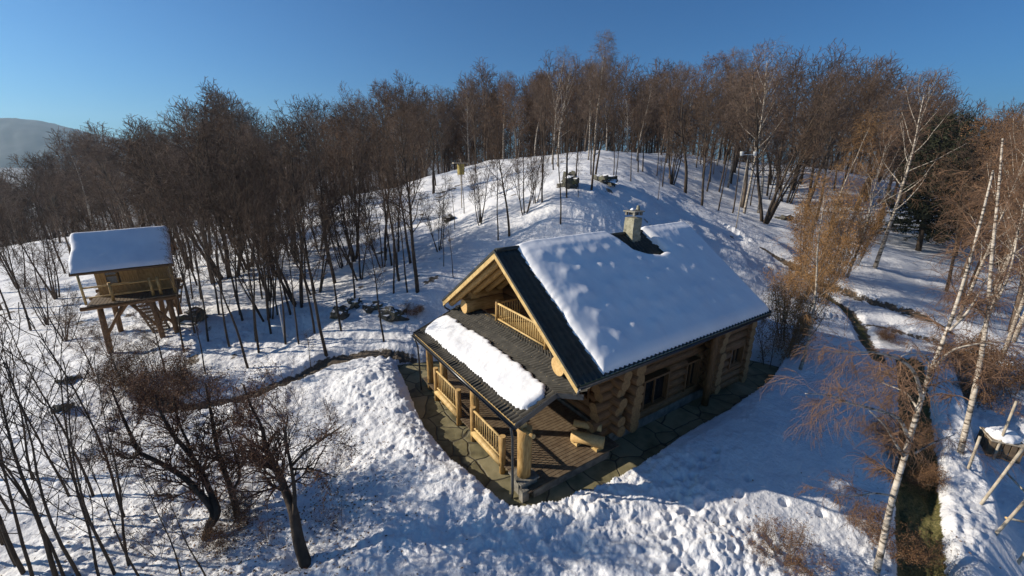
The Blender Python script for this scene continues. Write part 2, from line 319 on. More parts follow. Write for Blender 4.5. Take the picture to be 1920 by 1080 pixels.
def terrain(X, Y, detail=True):
    h = base_h(X, Y); r = np.hypot(X-CAM[0], Y-CAM[1]); dirt = np.zeros(X.shape); gr = np.zeros(X.shape)
    near = sst(60, 25, r)
    d, s_ = pdist(X, Y, PAT+[PAT[0]])
    ins = inpoly(X, Y, PAT)
    rough = .45+.55*sst(4.5, 1.2, d)
    rough = np.where((X < -2) | (Y < -3.5), np.maximum(rough, .85), rough)
    rough = rough*(1-.75*sst(2.5, 5, X)*sst(-6.5, -4.5, Y)*sst(3, 1, Y))
    mound = .26*np.exp(-(d-.9)**2/1.6)*sst(-1, 2, Y)*sst(1, -1, X)+.10*np.exp(-(d-.5)**2/.25)
    pm = gz(690, 720, .2); mound = mound+.28*np.exp(-((X-pm[0])**2+(Y-pm[1])**2)/4.5)
    h = h+mound
    h = h+fbm(X, Y, .12, 3, 3)*.35*sst(7, 25, r)+fbm(X, Y, .5, 3, 11)*.18
    h = h+((fbm(X, Y, 1.3, 3, 23, .6)*.13+fbm(X*.7+Y*.2, Y*1.3, 3.3, 3, 27, .65)*.085+fbm(X, Y, 7., 2, 31)*.06)*(.45+.9*np.clip(vnoise(X*.45, Y*.45, 33)+.5, 0, 1)))*rough*near
    cl = np.clip(vnoise(X*3.1, Y*3.1, 91)-.12, 0, 1)*np.clip(vnoise(X*.9, Y*.9, 92)+.35, 0, 1); h = h+cl*.42*rough*near
    for q in range(26):
        fx = -3.2+q*.36-(.5 if q > 12 else 0); fy = -2.6-.9*math.sin(q*.21)+(.13 if q % 2 else -.13); h = h-.13*np.exp(-(((X-fx)/.15)**2+((Y-fy)/.10)**2)**2)
    for fx, fy in FOOT: h = h-.16*np.exp(-(((X-fx)/.17)**2+((Y-fy)/.12)**2)**2)
    # trodden path
    dd, ss = pdist(X, Y, L_path); k = sst(.75, .25, dd); h = h-.35*k; dirt = np.maximum(dirt, .75*k)
    dd, ss = pdist(X, Y, L_up); sd = dd*ss+.35*fbm(X, Y, .8, 3, 71); te = sst(.3, 2.5, np.minimum(np.hypot(X-L_up[0][0], Y-L_up[0][1]), np.hypot(X-L_up[-1][0], Y-L_up[-1][1]))); h = h+(.62*sst(-.35, .3, sd)-.2)*sst(4.5, .8, dd)*te; dirt = np.maximum(dirt, .66*sst(.42, .1, np.abs(sd+.1)))
    dd, ss = pdist(X, Y, L_low2); sd = dd*ss+.3*fbm(X, Y, .9, 3, 72); te = sst(.3, 3., np.minimum(np.hypot(X-L_low2[0][0], Y-L_low2[0][1]), np.hypot(X-L_low2[-1][0], Y-L_low2[-1][1]))); h = h+(.6*sst(-.35, .3, sd)-.15)*sst(3.5, .8, dd)*te; dirt = np.maximum(dirt, .6*sst(.34, .08, np.abs(sd+.15)))
    dd, ss = pdist(X, Y, L_low); k = sst(.7, .2, dd); h = h-.25*k; dirt = np.maximum(dirt, .7*k); gr = np.maximum(gr, .6*sst(.5, .15, dd))
    dd, ss = pdist(X, Y, L_gr); k = sst(.75, .35, dd); h = h-.35*k; gr = np.maximum(gr, 1.0*k); h = h+np.where(ss > 0, .30*sst(.3, .9, dd)*sst(4, 1.5, dd), 0)
    dd, ss = pdist(X, Y, L_rd); k = np.where(ss > 0, sst(0, .55, dd), 0)*sst(9, 4, dd); h = h-.75*k*(1-.55*sst(1.8, 3.2, dd)*(ss > 0)); dirt = np.maximum(dirt, .5*sst(.2, .05, np.abs(dd-.3))*(ss > 0))
    bank = gz(1640, 580, 1)[:2]; dirt = np.maximum(dirt, .62*np.exp(-((X-gz(1700, 586, .9)[0])**2+(Y-gz(1700, 586, .9)[1])**2)/.5))
    # bare patches under trees on the slope
    pt = vnoise(X*.55, Y*.55, 55)+.5*vnoise(X*1.7, Y*1.7, 56); hill = sst(14, 25, r)*sst(260, 120, r)
    dirt = np.maximum(dirt, hill*np.clip((pt-.32)*2.4, 0, .62))
    pl_ = ins & (d > .03); h = np.where(pl_, PZ-.25, h); dirt = np.where(ins & (d < .5), .0, dirt)
    far = sst(100, 220, r); dirt = np.maximum(dirt, far*.6)
    return h, dirt, gr
def hz(x, y): return float(terrain(np.array([x], float), np.array([y], float))[0][0])

def build_ground():
    A = [];
    a = YAW-rad(62)
    az = np.concatenate([np.linspace(YAW-rad(56), YAW+rad(56), 900), np.linspace(YAW+rad(56), YAW+2*math.pi-rad(56), 90)[1:-1]])
    rr = [0.3]
    while rr[-1] < 3500:
        r = rr[-1]; rr.append(r+(max(.04, r*.0046) if r < 70 else r*.03 if r < 400 else r*.12) if r > 5 else r+.35)
    rr = np.array(rr); R_, A_ = np.meshgrid(rr, az, indexing='ij')
    X = CAM[0]+R_*np.cos(A_); Y = CAM[1]+R_*np.sin(A_)
    Z, D, G = terrain(X, Y)
    V = np.stack([X, Y, Z], -1).reshape(-1, 3); nr, na = X.shape
    i, j = np.meshgrid(np.arange(nr-1), np.arange(na), indexing='ij'); j2 = (j+1) % na
    F = np.stack([i*na+j, (i+1)*na+j, (i+1)*na+j2, i*na+j2], -1).reshape(-1, 4)
    V = np.vstack([V, [[CAM[0], CAM[1], Z[0].mean()]]])
    me = npmesh('snow_ground', V, F, ['gsnow'], smooth=True)
    ca = me.color_attributes.new('dirt', 'FLOAT_COLOR', 'POINT')
    c = np.zeros((len(V), 4), np.float32); c[:-1, 0] = D.ravel(); c[:-1, 1] = G.ravel(); c[:, 3] = 1
    ca.data.foreach_set('color', c.ravel())
    return link('ground', me, kind='structure')
build_ground()

mb = MB()
mb.v = [(x, y, PZ) for x, y in PAT]; mb.face(list(range(len(PAT))), 'patio')
pm = mb.mesh('patio'); o = link('patio', pm, kind='structure')
if pm.polygons[0].normal.z < 0: pm.flip_normals()

# far hills
def hills():
    V = []; F = []; nx = 260; ny = 26
    for j in range(ny):
        for i in range(nx):
            px = -1600+i*(2300/(nx-1)); t = j/(ny-1); dep = 1150+900*t
            prof = 72*math.exp(-((px-75)/130)**2)+58*math.exp(-((px-230)/170)**2)+45*math.exp(-((px+600)/420)**2)+30*math.exp(-((px-600)/240)**2)
            dd = FW*dep + RT*(px-960)/FPX*dep; x = CAM[0]+dd[0]; y = CAM[1]+dd[1]
            n_ = float(fbm(np.array([x]), np.array([y]), .004, 4, 5)[0])
            tr = float(vnoise(np.array([x*.05]), np.array([y*.05]), 9)[0])*9*(t > .05)
            z = -22+(prof*1.62+n_*22)*math.sin(min(t*1.25, 1)*math.pi/2)+tr
            if j == 0: z = -60
            V.append((x, y, z))
    V = np.array(V)
    i, j = np.meshgrid(np.arange(nx-1), np.arange(ny-1)); a = (j*nx+i).ravel()
    F = np.stack([a, a+1, a+nx+1, a+nx], 1)
    M['hill'] = noisy('wooded_hill', [(.35, (.02, .03, .03)), (.6, (.035, .045, .045)), (.75, (.06, .07, .07))], .012, .95, detail=8)
    link('hills', npmesh('hills', V, F, ['hill'], smooth=True), kind='structure')
hills()

# ------------------------------------------------------------------ log cabin
W_, HA, HE, LL = 9.38, 3.243, 3.571, 11.45
SL = HA/(W_/2); TH = math.atan(SL)
rnd = random.Random(5)
cabin = thing('log_cabin', 'log cabin with thick snow on its steep dark roof, stone patio cleared around it', 'log cabin')
def rz(y): return HE+SL*min(y, W_-y)

# plinth and floor
mb = MB(); mb.box((6.95, 4.7, -.15), (8.4, 7.3, .6), 'plinth'); mb.box((.5, 4.7, -.2), (3.4, 8.4, .36), 'plinth')
part(mb, 'plinth', cabin)
mb = MB(); y = .45
while y < 9: mb.box((.62, y+.07, .045), (4.1, .13, .05), 'deck'); y += .15
part(mb, 'porch_deck', cabin)

def logwall(name, axis, fixed, a0, a1, z0, z1, r, holes=(), ends=(0, 0), rag=.12, mat='logdark', upto=None):
    mb = MB(); z = z0+r*.9; k = 0; sp = r*1.78
    while z < z1:
        e0 = ends[0](z, k) if callable(ends[0]) else ends[0]; e1 = ends[1](z, k) if callable(ends[1]) else ends[1]
        lo, hi = a0-e0-rnd.uniform(0, rag), a1+e1+rnd.uniform(0, rag)
        if upto:
            lo2, hi2 = upto(z+r); lo = max(lo, lo2); hi = min(hi, hi2)
            if hi-lo < .4: break
        spans = [(lo, hi)]
        for h0, h1, g0, g1 in holes:
            if g0 < z < g1:
                spans = [q for s0, s1 in spans for q in ((s0, min(s1, h0)), (max(s0, h1), s1)) if q[1]-q[0] > .1]
        for s0, s1 in spans:
            p0 = (s0, fixed, z) if axis == 0 else (fixed, s0, z); p1 = (s1, fixed, z) if axis == 0 else (fixed, s1, z)
            mb.log(p0, p1, r*rnd.uniform(.95, 1.1), mat, 'cutd', n=12, seg=max(2, int(s1-s0)), wob=.06, rnd=rnd)
        z += sp; k += 1
    return part(mb, name, cabin, True)
RL = .215
flare = lambda z, k: .62+.35*sst(1.4, 0, np.float64(z))+.75*sst(2.3, 3.6, np.float64(z))+(.16 if k % 2 else 0)
flare2 = lambda z, k: .42+.28*sst(1.2, 0, np.float64(z))+.30*sst(2.2, 3.3, np.float64(z))+(.1 if k % 2 else 0)
wins = [(4.45, 6.05, .5, 1.85), (7.2, 8.15, .5, 1.85)]
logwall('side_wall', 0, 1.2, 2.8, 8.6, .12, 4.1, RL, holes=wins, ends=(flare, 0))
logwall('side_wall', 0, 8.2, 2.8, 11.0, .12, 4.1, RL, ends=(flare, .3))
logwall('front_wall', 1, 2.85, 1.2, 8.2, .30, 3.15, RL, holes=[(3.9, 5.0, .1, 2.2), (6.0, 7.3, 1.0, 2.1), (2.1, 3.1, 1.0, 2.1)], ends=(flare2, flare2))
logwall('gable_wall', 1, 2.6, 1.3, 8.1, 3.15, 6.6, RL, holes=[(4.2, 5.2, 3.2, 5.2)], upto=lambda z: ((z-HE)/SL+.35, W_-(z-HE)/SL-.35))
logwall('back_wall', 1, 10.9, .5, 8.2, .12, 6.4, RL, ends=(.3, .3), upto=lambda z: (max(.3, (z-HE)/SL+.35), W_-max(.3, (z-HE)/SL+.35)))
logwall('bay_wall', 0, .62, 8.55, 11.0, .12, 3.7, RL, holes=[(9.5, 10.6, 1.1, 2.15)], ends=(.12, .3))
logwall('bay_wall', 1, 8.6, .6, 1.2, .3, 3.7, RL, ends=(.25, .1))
# massive cross wall log ends beside the first window
mb = MB()
for k, z in enumerate([.45, .82, 1.2, 1.6, 2.0, 2.42, 2.84, 3.2]):
    mb.log((3.55+rnd.uniform(-.05, .05), 1.5, z), (3.55, .62-.1*(z > 1.8)-rnd.uniform(0, .12), z), .26*rnd.uniform(.9, 1.12), 'logdark', 'cutd', seg=2, rnd=rnd)
part(mb, 'cross_wall_end', cabin, True)
mb = MB(); mb.log((8.25, .55, -.25), (8.25, .55, 3.5), .15, 'logdark', 'cutd', seg=4, rnd=rnd); part(mb, 'corner_post', cabin, True)
# wall plates carrying the roof
for y, x0 in ((1.37, .32), (8.15, .42)):
    mb = MB(); mb.log((x0, y, 3.55), (2.9, y, 3.55), .33, 'log', 'cut', n=16, rnd=rnd); mb.log((x0+.35, y+(-.02 if y < 4 else .02), 4.02), (2.9, y, 4.02), .19, 'log', 'cut', rnd=rnd)
    part(mb, 'wall_plate', cabin, True)
mb = MB(); mb.log((.25, W_/2, rz(W_/2)-.42), (11.3, W_/2, rz(W_/2)-.42), .2, 'log', 'cut', seg=8, rnd=rnd); part(mb, 'ridge_log', cabin, True)
for sy in (0, 1):
    for x in (.28, .95, 1.65, 2.3):
        mb = MB()
        ya, yb = (.25, W_/2-.15) if sy == 0 else (W_-.25, W_/2+.15)
        mb.log((x, ya, rz(ya)-.30), (x, yb, rz(yb)-.30), .135, 'log', 'cut', seg=4, rnd=rnd); part(mb, 'rafter', cabin, True)

# windows
def window(x0, x1, z0, z1, pos, axis, name='window'):
    t = .09; mb = MB()
    def bx(m_, a, b, c, d, th, off, mat):
        if axis == 0: m_.box(((a+b)/2, pos+off, (c+d)/2), (b-a, th, d-c), mat)
        else: m_.box((pos+off, (a+b)/2, (c+d)/2), (th, b-a, d-c), mat)
    sgn = -1
    bx(mb, x0-.02, x0+t, z0, z1, .34, sgn*.05, 'logdark'); bx(mb, x1-t, x1+.02, z0, z1, .34, sgn*.05, 'logdark')
    bx(mb, x0+t, x1-t, z0, z0+t, .33, sgn*.05, 'logdark'); bx(mb, x0+t, x1-t, z1-t, z1, .33, sgn*.05, 'logdark')
    bx(mb, (x0+x1)/2-.03, (x0+x1)/2+.03, z0+t, z1-t, .07, sgn*.09, 'logdark')
    f = part(mb, name, cabin); mb = MB(); bx(mb, x0+t, x1-t, z0+t, z1-t, .02, 0, 'glass'); part(mb, 'pane', f)
window(4.45, 6.05, .5, 1.85, 1.2, 0); window(7.2, 8.15, .5, 1.85, 1.2, 0); window(9.5, 10.6, 1.1, 2.15, .62, 0)
window(6.0, 7.3, 1.0, 2.1, 2.85, 1); window(2.1, 3.1, 1.0, 2.1, 2.85, 1); window(4.2, 5.2, 3.25, 5.2, 2.6, 1, 'balcony_door')
mb = MB(); mb.box((2.82, 4.45, 1.2), (.1, 1.1, 2.1), 'logdark'); d_ = part(mb, 'door', cabin)
mb = MB(); mb.log((2.74, 4.05, 1.1), (2.68, 4.05, 1.1), .03, 'metal', seg=1, n=8); part(mb, 'handle', d_)

# main roof: stepped tile courses
def tile_slab(name, o, ex, es, nvec, L, SLEN, course, mat, wave=.22, amp=.022, step=.055, lo=None):
    o, ex, es, nv = [np.array(q, float) for q in (o, ex, es, nvec)]
    nx = int(L/.034); V = []; F = []; nc = int(round(SLEN/course)); cs = SLEN/nc
    xs = np.linspace(0, L, nx); rows = []
    for k in range(nc): rows += [(k*cs, step), ((k+1)*cs-.004, 0.0)]
    for s_, hgt in rows:
        x_ = xs
        if lo: a, b = lo(s_); x_ = a+(b-a)*xs/L
        w_ = amp*np.sin(2*math.pi*x_/wave)+amp*.5*np.sin(4*math.pi*x_/wave)
        V.append(o+np.outer(x_, ex)+es*s_+np.outer(hgt+w_, nv))
    V = np.vstack(V); nr = len(rows); i, j = np.meshgrid(np.arange(nx-1), np.arange(nr-1)); a = (j*nx+i).ravel()
    F = np.stack([a, a+1, a+nx+1, a+nx], 1)
    return npmesh(name, V, F, [mat])
cT, sT = math.cos(TH), math.sin(TH); SLEN = (W_/2)/cT
roof = link('roof', tile_slab('roof', (0, 0, HE), (1, 0, 0), (0, cT, sT), (0, -sT, cT), LL, SLEN, .36, 'tile'), cabin)
link('roof', tile_slab('roof_far', (0, W_, HE), (1, 0, 0), (0, -cT, sT), (0, sT, cT), LL, SLEN, .36, 'tile'), cabin)
mb = MB()   # boarding under the tiles
for sy in (0, 1):
    y0, y1 = (0, W_/2) if sy == 0 else (W_, W_/2)
    mb.quadprism([(0.03, y0, HE-.03), (LL-.03, y0, HE-.03), (LL-.03, y1, HE+HA-.03), (0.03, y1, HE+HA-.03)], (0, 0, -.12), 'plank')
part(mb, 'roof_boarding', roof)
mb = MB(); mb.log((0, W_/2, HE+HA+.03), (LL, W_/2, HE+HA+.03), .09, 'tile', seg=20, wob=.02); part(mb, 'ridge_tiles', roof, True)
for x in (-.03, LL+.03):
    for sy in (0, 1):
        mb = MB(); y0, y1 = (0, W_/2) if sy == 0 else (W_, W_/2)
        mb.quadprism([(x-.025, y0, HE-.26), (x-.025, y1, HE+HA-.26-.0), (x-.025, y1, HE+HA-.045), (x-.025, y0, HE-.045)], (.05, 0, 0), 'plank')
        part(mb, 'bargeboard', cabin)
        mb = MB(); mb.quadprism([(x-.05, y0, HE-.04), (x-.05, y1, HE+HA-.04), (x-.05, y1, HE+HA+.07), (x-.05, y0, HE+.07)], (.12, 0, 0), 'tile')
        part(mb, 'verge_tile', roof)
def halfpipe(p0, p1, r, drop=(0, 0, -1)):
    mb = MB(); p0 = np.array(p0, float); p1 = np.array(p1, float); d = p1-p0; d /= np.linalg.norm(d); s_ = np.cross(d, [0, 0, 1]); s_ /= np.linalg.norm(s_)
    n = 8; b = 0
    for q in (p0, p1):
        for rr in (r, r-.012):
            for k in range(n+1):
                an = math.pi*k/n; mb.v.append(tuple(q+s_*math.cos(an)*rr+np.array([0, 0, -1])*math.sin(an)*rr))
    m_ = n+1
    for k in range(n):
        mb.face([k, k+1, 2*m_+k+1, 2*m_+k], 'metal'); mb.face([m_+k+1, m_+k, 3*m_+k, 3*m_+k+1], 'metal')
        mb.face([k, m_+k, m_+k+1, k+1], 'metal'); mb.face([2*m_+k+1, 3*m_+k+1, 3*m_+k, 2*m_+k], 'metal')
    return mb
part(halfpipe((-.05, -.07, HE-.02), (LL, -.07, HE-.02), .065), 'gutter', cabin, True)
part(halfpipe((-.05, W_+.07, HE-.02), (LL, W_+.07, HE-.02), .065), 'gutter', cabin, True)

# snow on the roof
HOLE = [(5.55, 5.5), (6.0, 4.35), (6.35, 3.75), (6.9, 3.48), (7.6, 3.34), (8.15, 3.45), (8.15, 3.9), (7.95, 4.5), (7.8, 5.3), (6.8, 5.6)]
def roof_snow():
    nx, ny = 230, 190
    xs = np.linspace(.45, LL-.02, nx); ys = np.linspace(.02, W_-.02, ny); X, Y = np.meshgrid(xs, ys, indexing='ij')
    yy = np.minimum(Y, W_-Y)
    front = .98+.05*fbm(Y, Y*0, .9, 2, 4)+.07*fbm(Y, Y*0+3, 4.5, 3, 8)+.07*(1-yy/4.7)-.10*(yy/4.7)
    dE = np.minimum.reduce([X-front, LL-.05-X, yy-.03]); 
    hd, _ = pdist(X, Y, HOLE+[HOLE[0]]); hin = inpoly(X, Y, HOLE); dE = np.minimum(dE, np.where(hin, -hd, hd-.02))
    T = .27+.07*(yy/4.7)+.03*fbm(X, Y, .4, 3, 2)
    # low bumps, shaped to catch the grazing sun as patches of light
    ph = vnoise(X*.5, Y*.5, 77)
    br = random.Random(8); dm = X*0
    for i in range(11):
        for j in range(5):
            bx, by = 1.7+i*.82+br.uniform(-.16, .16)+(j % 2)*.4, .8+j*.76+br.uniform(-.14, .14); am = br.uniform(.7, 1)*max(.4, 1.2-(bx-1)/12)
            dm = dm+am*np.exp(-(((X-bx)/.27)**2+((yy-by)/.20)**2))
    T = T+.066*dm+.045*fbm(X, Y, .8, 2, 13)*sst(7, 1, X)*sst(.4, 1.5, yy)+.012*fbm(X, Y, 1.6, 2, 14)+.010*fbm(X, Y, 6, 3, 15)
    e = np.clip(dE/.30, 0, 1); ef = np.clip((X-front)/1.3, 0, 1); prof = np.sqrt(np.clip(1-(1-e)**2, 0, 1))*(.55+.45*np.sqrt(np.clip(1-(1-ef)**2, 0, 1)))
    Zr = HE+SL*yy; rid = sst(.5, 0, W_/2-yy)*.10
    Z = np.where(dE > 0, Zr+.03+T*prof-rid, Zr-.06)
    V = np.stack([X, Y, Z], -1).reshape(-1, 3)
    keep = (dE > -.06)
    i, j = np.meshgrid(np.arange(nx-1), np.arange(ny-1), indexing='ij'); a = (i*ny+j); kk = keep[:-1, :-1] | keep[1:, :-1] | keep[1:, 1:] | keep[:-1, 1:]
    a = a[kk]; F = np.stack([a, a+ny, a+ny+1, a+1], 1)
    return npmesh('roof_snow', V, F, ['snow'], smooth=True)
link('roof_snow', roof_snow(), cabin)

# chimney
ch = MB(); cx0, cy0 = 7.12, 4.5
for k in range(8):
    ch.box((cx0+rnd.uniform(-.012, .012), cy0+rnd.uniform(-.012, .012), 6.08+k*.2), (.54+rnd.uniform(-.03, .03), .54+rnd.uniform(-.03, .03), .197), 'stone')
chim = part(ch, 'chimney', cabin)
mb = MB()
for sx in (-1, 1):
    for sy in (-1, 1): mb.box((cx0+sx*.22, cy0+sy*.22, 7.755), (.10, .10, .14), 'plinth')
mb.box((cx0, cy0, 7.86), (.66, .66, .05), 'plinth'); part(mb, 'chimney_cap', chim)
mb = MB(); mb.box((cx0, cy0, 7.75), (.3, .3, .12), 'metal'); part(mb, 'flue', chim)
mb = MB(); mb.log((cx0-.06, cy0+.04, 7.9), (cx0-.06, cy0+.04, 7.99), .10, 'snow', n=10, r1=.04, wob=.1); part(mb, 'cap_snow', chim, True)
mb = MB(); mb.log((cx0+.15, cy0-.08, 7.9), (cx0+.15, cy0-.08, 8.10), .09, 'stone', n=8, r1=.06, wob=.1); part(mb, 'cap_stone', chim, True)

# porch roof
PS = .35; PN = np.array([-PS, 0, 1])/math.hypot(PS, 1); PE = np.array([1, 0, PS])/math.hypot(PS, 1)
def pz(x): return 2.35+PS*(x+1.69)
def plo(s_):
    x = -1.69+s_*PE[0]; k = min(max((x+.08)/.45, 0), 1)
    if x > .9: k = 0
    return (.92-.74*k, 9.10+.2*k)
porch = link('porch_roof', tile_slab('porch_roof', (-1.69, 0, 2.35), (0, 1, 0), PE, PN, 10, (1.2+1.69)/PE[0], .34, 'ptile', wave=.165, amp=.020, step=.055, lo=plo), cabin)
mb = MB(); mb.quadprism([(-1.66, .95, pz(-1.66)-.02), (-1.66, 9.07, pz(-1.66)-.02), (1.15, 9.07, pz(1.15)-.02), (1.15, .95, pz(1.15)-.02)], (0, 0, -.08), 'plank'); part(mb, 'porch_ceiling', porch)
mb = MB(); mb.quadprism([(-1.69, .90, pz(-1.69)+.05), (-.08, .90, pz(-.08)+.05), (-.08, .90, pz(-.08)-.14), (-1.69, .90, pz(-1.69)-.14)], (0, -.05, 0), 'metal'); part(mb, 'verge_trim', porch)
mb = MB(); mb.quadprism([(-.08, .90, pz(-.08)+.05), (.36, .13, pz(.36)+.05), (.36, .13, pz(.36)-.12), (-.08, .90, pz(-.08)-.14)], (-.04, -.03, 0), 'metal'); part(mb, 'verge_trim', porch)
mb = MB(); mb.quadprism([(-1.69, 9.13, pz(-1.69)+.05), (.2, 9.2, pz(.2)+.05), (.2, 9.2, pz(.2)-.12), (-1.69, 9.13, pz(-1.69)-.14)], (0, .05, 0), 'metal'); part(mb, 'verge_trim', porch)
part(halfpipe((-1.77, .86, 2.33), (-1.77, 9.16, 2.33), .07), 'gutter', porch, True)
mb = MB(); mb.tube([(-1.77, 9.0, 2.28), (-1.74, 8.75, 2.1), (-1.72, 8.6, 1.9), (-1.70, 8.55, PZ+.02)], [.04]*4, 'metal', 8); part(mb, 'downpipe', porch, True)
mb = MB(); mb.tube([(-1.77, .98, 2.28), (-1.75, .98, 2.1), (-1.73, .95, 1.9), (-1.73, .92, PZ+.15), (-1.80, .86, PZ+.04)], [.045]*5, 'metal', 8); part(mb, 'downpipe', porch, True)
mb = MB(); mb.tube([(-.02, 9.45, 3.5), (.05, 9.4, 3.2), (.25, 9.25, 3.05)], [.04]*3, 'metal', 8); part(mb, 'downpipe', cabin, True)
mb = MB(); mb.tube([(-.02, -.05, 3.5), (-.05, .0, 3.3), (.1, .3, 3.12)], [.04]*3, 'metal', 8); part(mb, 'downpipe', cabin, True)
# snow strip on the porch roof
def porch_snow():
    nx, ny = 60, 300; xs = np.linspace(-1.55, .3, nx); ys = np.linspace(.9, 9.2, ny); X, Y = np.meshgrid(xs, ys, indexing='ij')
    lo = -1.30+.07*fbm(Y, Y*0, .8, 3, 41)+.06*fbm(Y, Y*0, 5, 3, 47)-.05*sst(7, 9, Y); hi = -.02+.12*fbm(Y, Y*0, .7, 3, 42)+.09*fbm(Y, Y*0, 4, 3, 43)-.15*sst(3, 1, Y)
    a = 1.06+.10*np.abs(X+.6); b = 9.05-.25*np.abs(X+.6)
    dx = np.minimum(X-lo, hi-X); dy = np.minimum(Y-a, b-Y); k = .35
    dE = np.where((dx < k) & (dy < k), k-np.hypot(k-dx, k-dy), np.minimum(dx, dy))
    e = np.clip(dE/.2, 0, 1); T = (.15+.05*fbm(X, Y, .8, 2, 45)+.025*fbm(X, Y, 3, 3, 44))*np.sqrt(np.clip(1-(1-e)**2, 0, 1))
    Z = np.where(dE > 0, pz(X)+.04+T, pz(X)-.03)
    V = np.stack([X, Y, Z], -1).reshape(-1, 3); i, j = np.meshgrid(np.arange(nx-1), np.arange(ny-1), indexing='ij'); a_ = i*ny+j
    kp = dE > -.05; kk = kp[:-1, :-1] | kp[1:, 1:]; a_ = a_[kk]
    return npmesh('porch_snow', V, np.stack([a_, a_+ny, a_+ny+1, a_+1], 1), ['snow'], smooth=True)
link('porch_snow', porch_snow(), cabin)
# porch posts, beam, ornaments
mb = MB(); mb.log((-1.3, .95, 2.15), (-1.3, 8.6, 2.15), .13, 'log', 'cut', seg=8, rnd=rnd); part(mb, 'porch_beam', cabin, True)
for y, zb, r in ((.98, .28, .23), (4.2, -.28, .17), (6.95, -.28, .16), (8.45, -.28, .15)):
    mb = MB(); mb.log((-1.25, y, zb), (-1.25, y, 2.08), r, 'log', 'cut', n=14, rnd=rnd, wob=.04); part(mb, 'post', cabin, True)
    mb = MB(); mb.log((-1.32, y-.05, 2.02), (-1.32, y-.55, 2.1), .07, 'log', 'cut', seg=2, rnd=rnd); mb.log((-1.32, y, 1.6), (-1.32, y+.5, 2.05), .06, 'log', 'cut', seg=2, rnd=rnd); part(mb, 'brace', cabin, True)
mb = MB(); mb.box((-1.25, .98, .0), (.62, .6, .54), 'plinth'); mb.box((-1.25, .98, .295-.02), (.74, .72, .05), 'plinth'); part(mb, 'pedestal', cabin)
mb = MB(); mb.box((-1.5, .62, -.1), (.25, .2, .4), 'plinth'); part(mb, 'pedestal', cabin)
# railings
def railing(name, p0, p1, zt, zb, n, rp=.022, newels=((0, 1), (1, 1)), nz=None, nr=.09, beam=True):
    p0 = np.array(p0, float); p1 = np.array(p1, float); mb = MB()
    a = np.r_[p0, zt]; b = np.r_[p1, zt]; mb.log(a, b, .045, 'plank', 'cut', n=8, seg=3, wob=.02, rnd=rnd); rl = part(mb, name, cabin, True)
    mb = MB(); mb.log(np.r_[p0, zb], np.r_[p1, zb], .04, 'plank', 'cut', n=8, seg=3, wob=.02, rnd=rnd)
    if beam: mb.log(np.r_[p0, zb-.24], np.r_[p1, zb-.24], .13, 'plank', 'cut', n=10, seg=3, wob=.05, rnd=rnd)
    part(mb, 'bottom_rail', rl, True)
    for i in range(n):
        q = p0+(p1-p0)*(i+.5)/n; mb = MB(); mb.log(np.r_[q, zb], np.r_[q, zt], rp, 'plank', n=6, seg=1, wob=0, rnd=rnd); part(mb, 'baluster', rl, True)
    for t, _ in newels:
        q = p0+(p1-p0)*t; mb = MB(); mb.log(np.r_[q, zb-.4 if nz is None else nz], np.r_[q, zt+.12], nr, 'log', 'cut', n=10, seg=2, wob=.03, rnd=rnd); part(mb, 'newel', rl, True)
railing('railing', (-1.42, 5.25), (-1.42, 7.4), 1.18, .36, 13, nz=PZ-.1, nr=.11)
railing('railing', (-1.42, 2.0), (-1.42, 4.05), 1.05, .30, 13, nz=PZ-.1, nr=.11)
railing('balcony_railing', (1.1, 2.95), (1.1, 6.35), 4.12, 3.42, 24, nz=3.3, nr=.09, beam=False)
railing('balcony_railing', (1.15, 6.35), (2.35, 6.35), 4.12, 3.42, 9, nz=3.3, nr=.07, newels=(), beam=False)
railing('balcony_railing', (1.15, 2.95), (2.35, 2.95), 4.12, 3.42, 9, nz=3.3, nr=.07, newels=(), beam=False)
mb = MB(); x = 1.02
while x < 2.5: mb.box((x+.07, 4.65, 3.30), (.135, 5.2, .05), 'plank'); x += .145
part(mb, 'balcony_floor', cabin)

# sunlit hewn bench by the corner, and snow left in the corner
bn = thing('log_bench', 'thick hewn log seat in the sun at the end of the porch deck', 'bench', loc=(1.75, 1.0, 0.07))
mb = MB(); mb.log((-.45, .55, .30), (.22, -.42, .30), .21, 'cut', 'cut', n=14, seg=2, rnd=rnd); part(mb, 'seat', bn, True)
mb = MB(); mb.box((-.30, .40, .06), (.3, .3, .12), 'plank'); part(mb, 'leg', bn)
mb = MB(); mb.box((.08, -.22, .06), (.3, .3, .12), 'plank'); part(mb, 'leg', bn)
mb = MB(); mb.log((-.18, .75, .60), (.45, -.05, .60), .13, 'cut', 'cut', n=12, seg=2, rnd=rnd); part(mb, 'backrest', bn, True)

# ------------------------------------------------------------------ tree house
e0 = gz(145, 515, 4.0); e1 = gz(318, 497, 4.0)
ex = (e1-e0); WL = np.linalg.norm(ex[:2]); ex = ex/np.linalg.norm(ex); ey = np.array([-ex[1], ex[0], 0.])
th = thing('tree_house', 'small raised wooden hut on tall log stilts with a snow covered roof', 'tree house', loc=tuple(np.array([e0[0], e0[1], 0])))
th.rotation_euler = (0, 0, math.atan2(ex[1], ex[0]))
GZ = hz(*(e0+ex*WL/2+ey*1.5)[:2])-.3
def TB(): return MB()
D = 3.4
mb = TB(); mb.quadprism([(-.25, -.35, 4.0), (WL+.2, -.35, 4.0), (WL+.2, D/2+.3, 5.75), (-.25, D/2+.3, 5.75)], (0, 0, .08), 'logdark')
mb.quadprism([(-.25, D+.9, 4.1), (WL+.2, D+.9, 4.1), (WL+.2, D/2+.3, 5.75), (-.25, D/2+.3, 5.75)], (0, 0, .08), 'logdark'); tr = part(mb, 'roof', th)
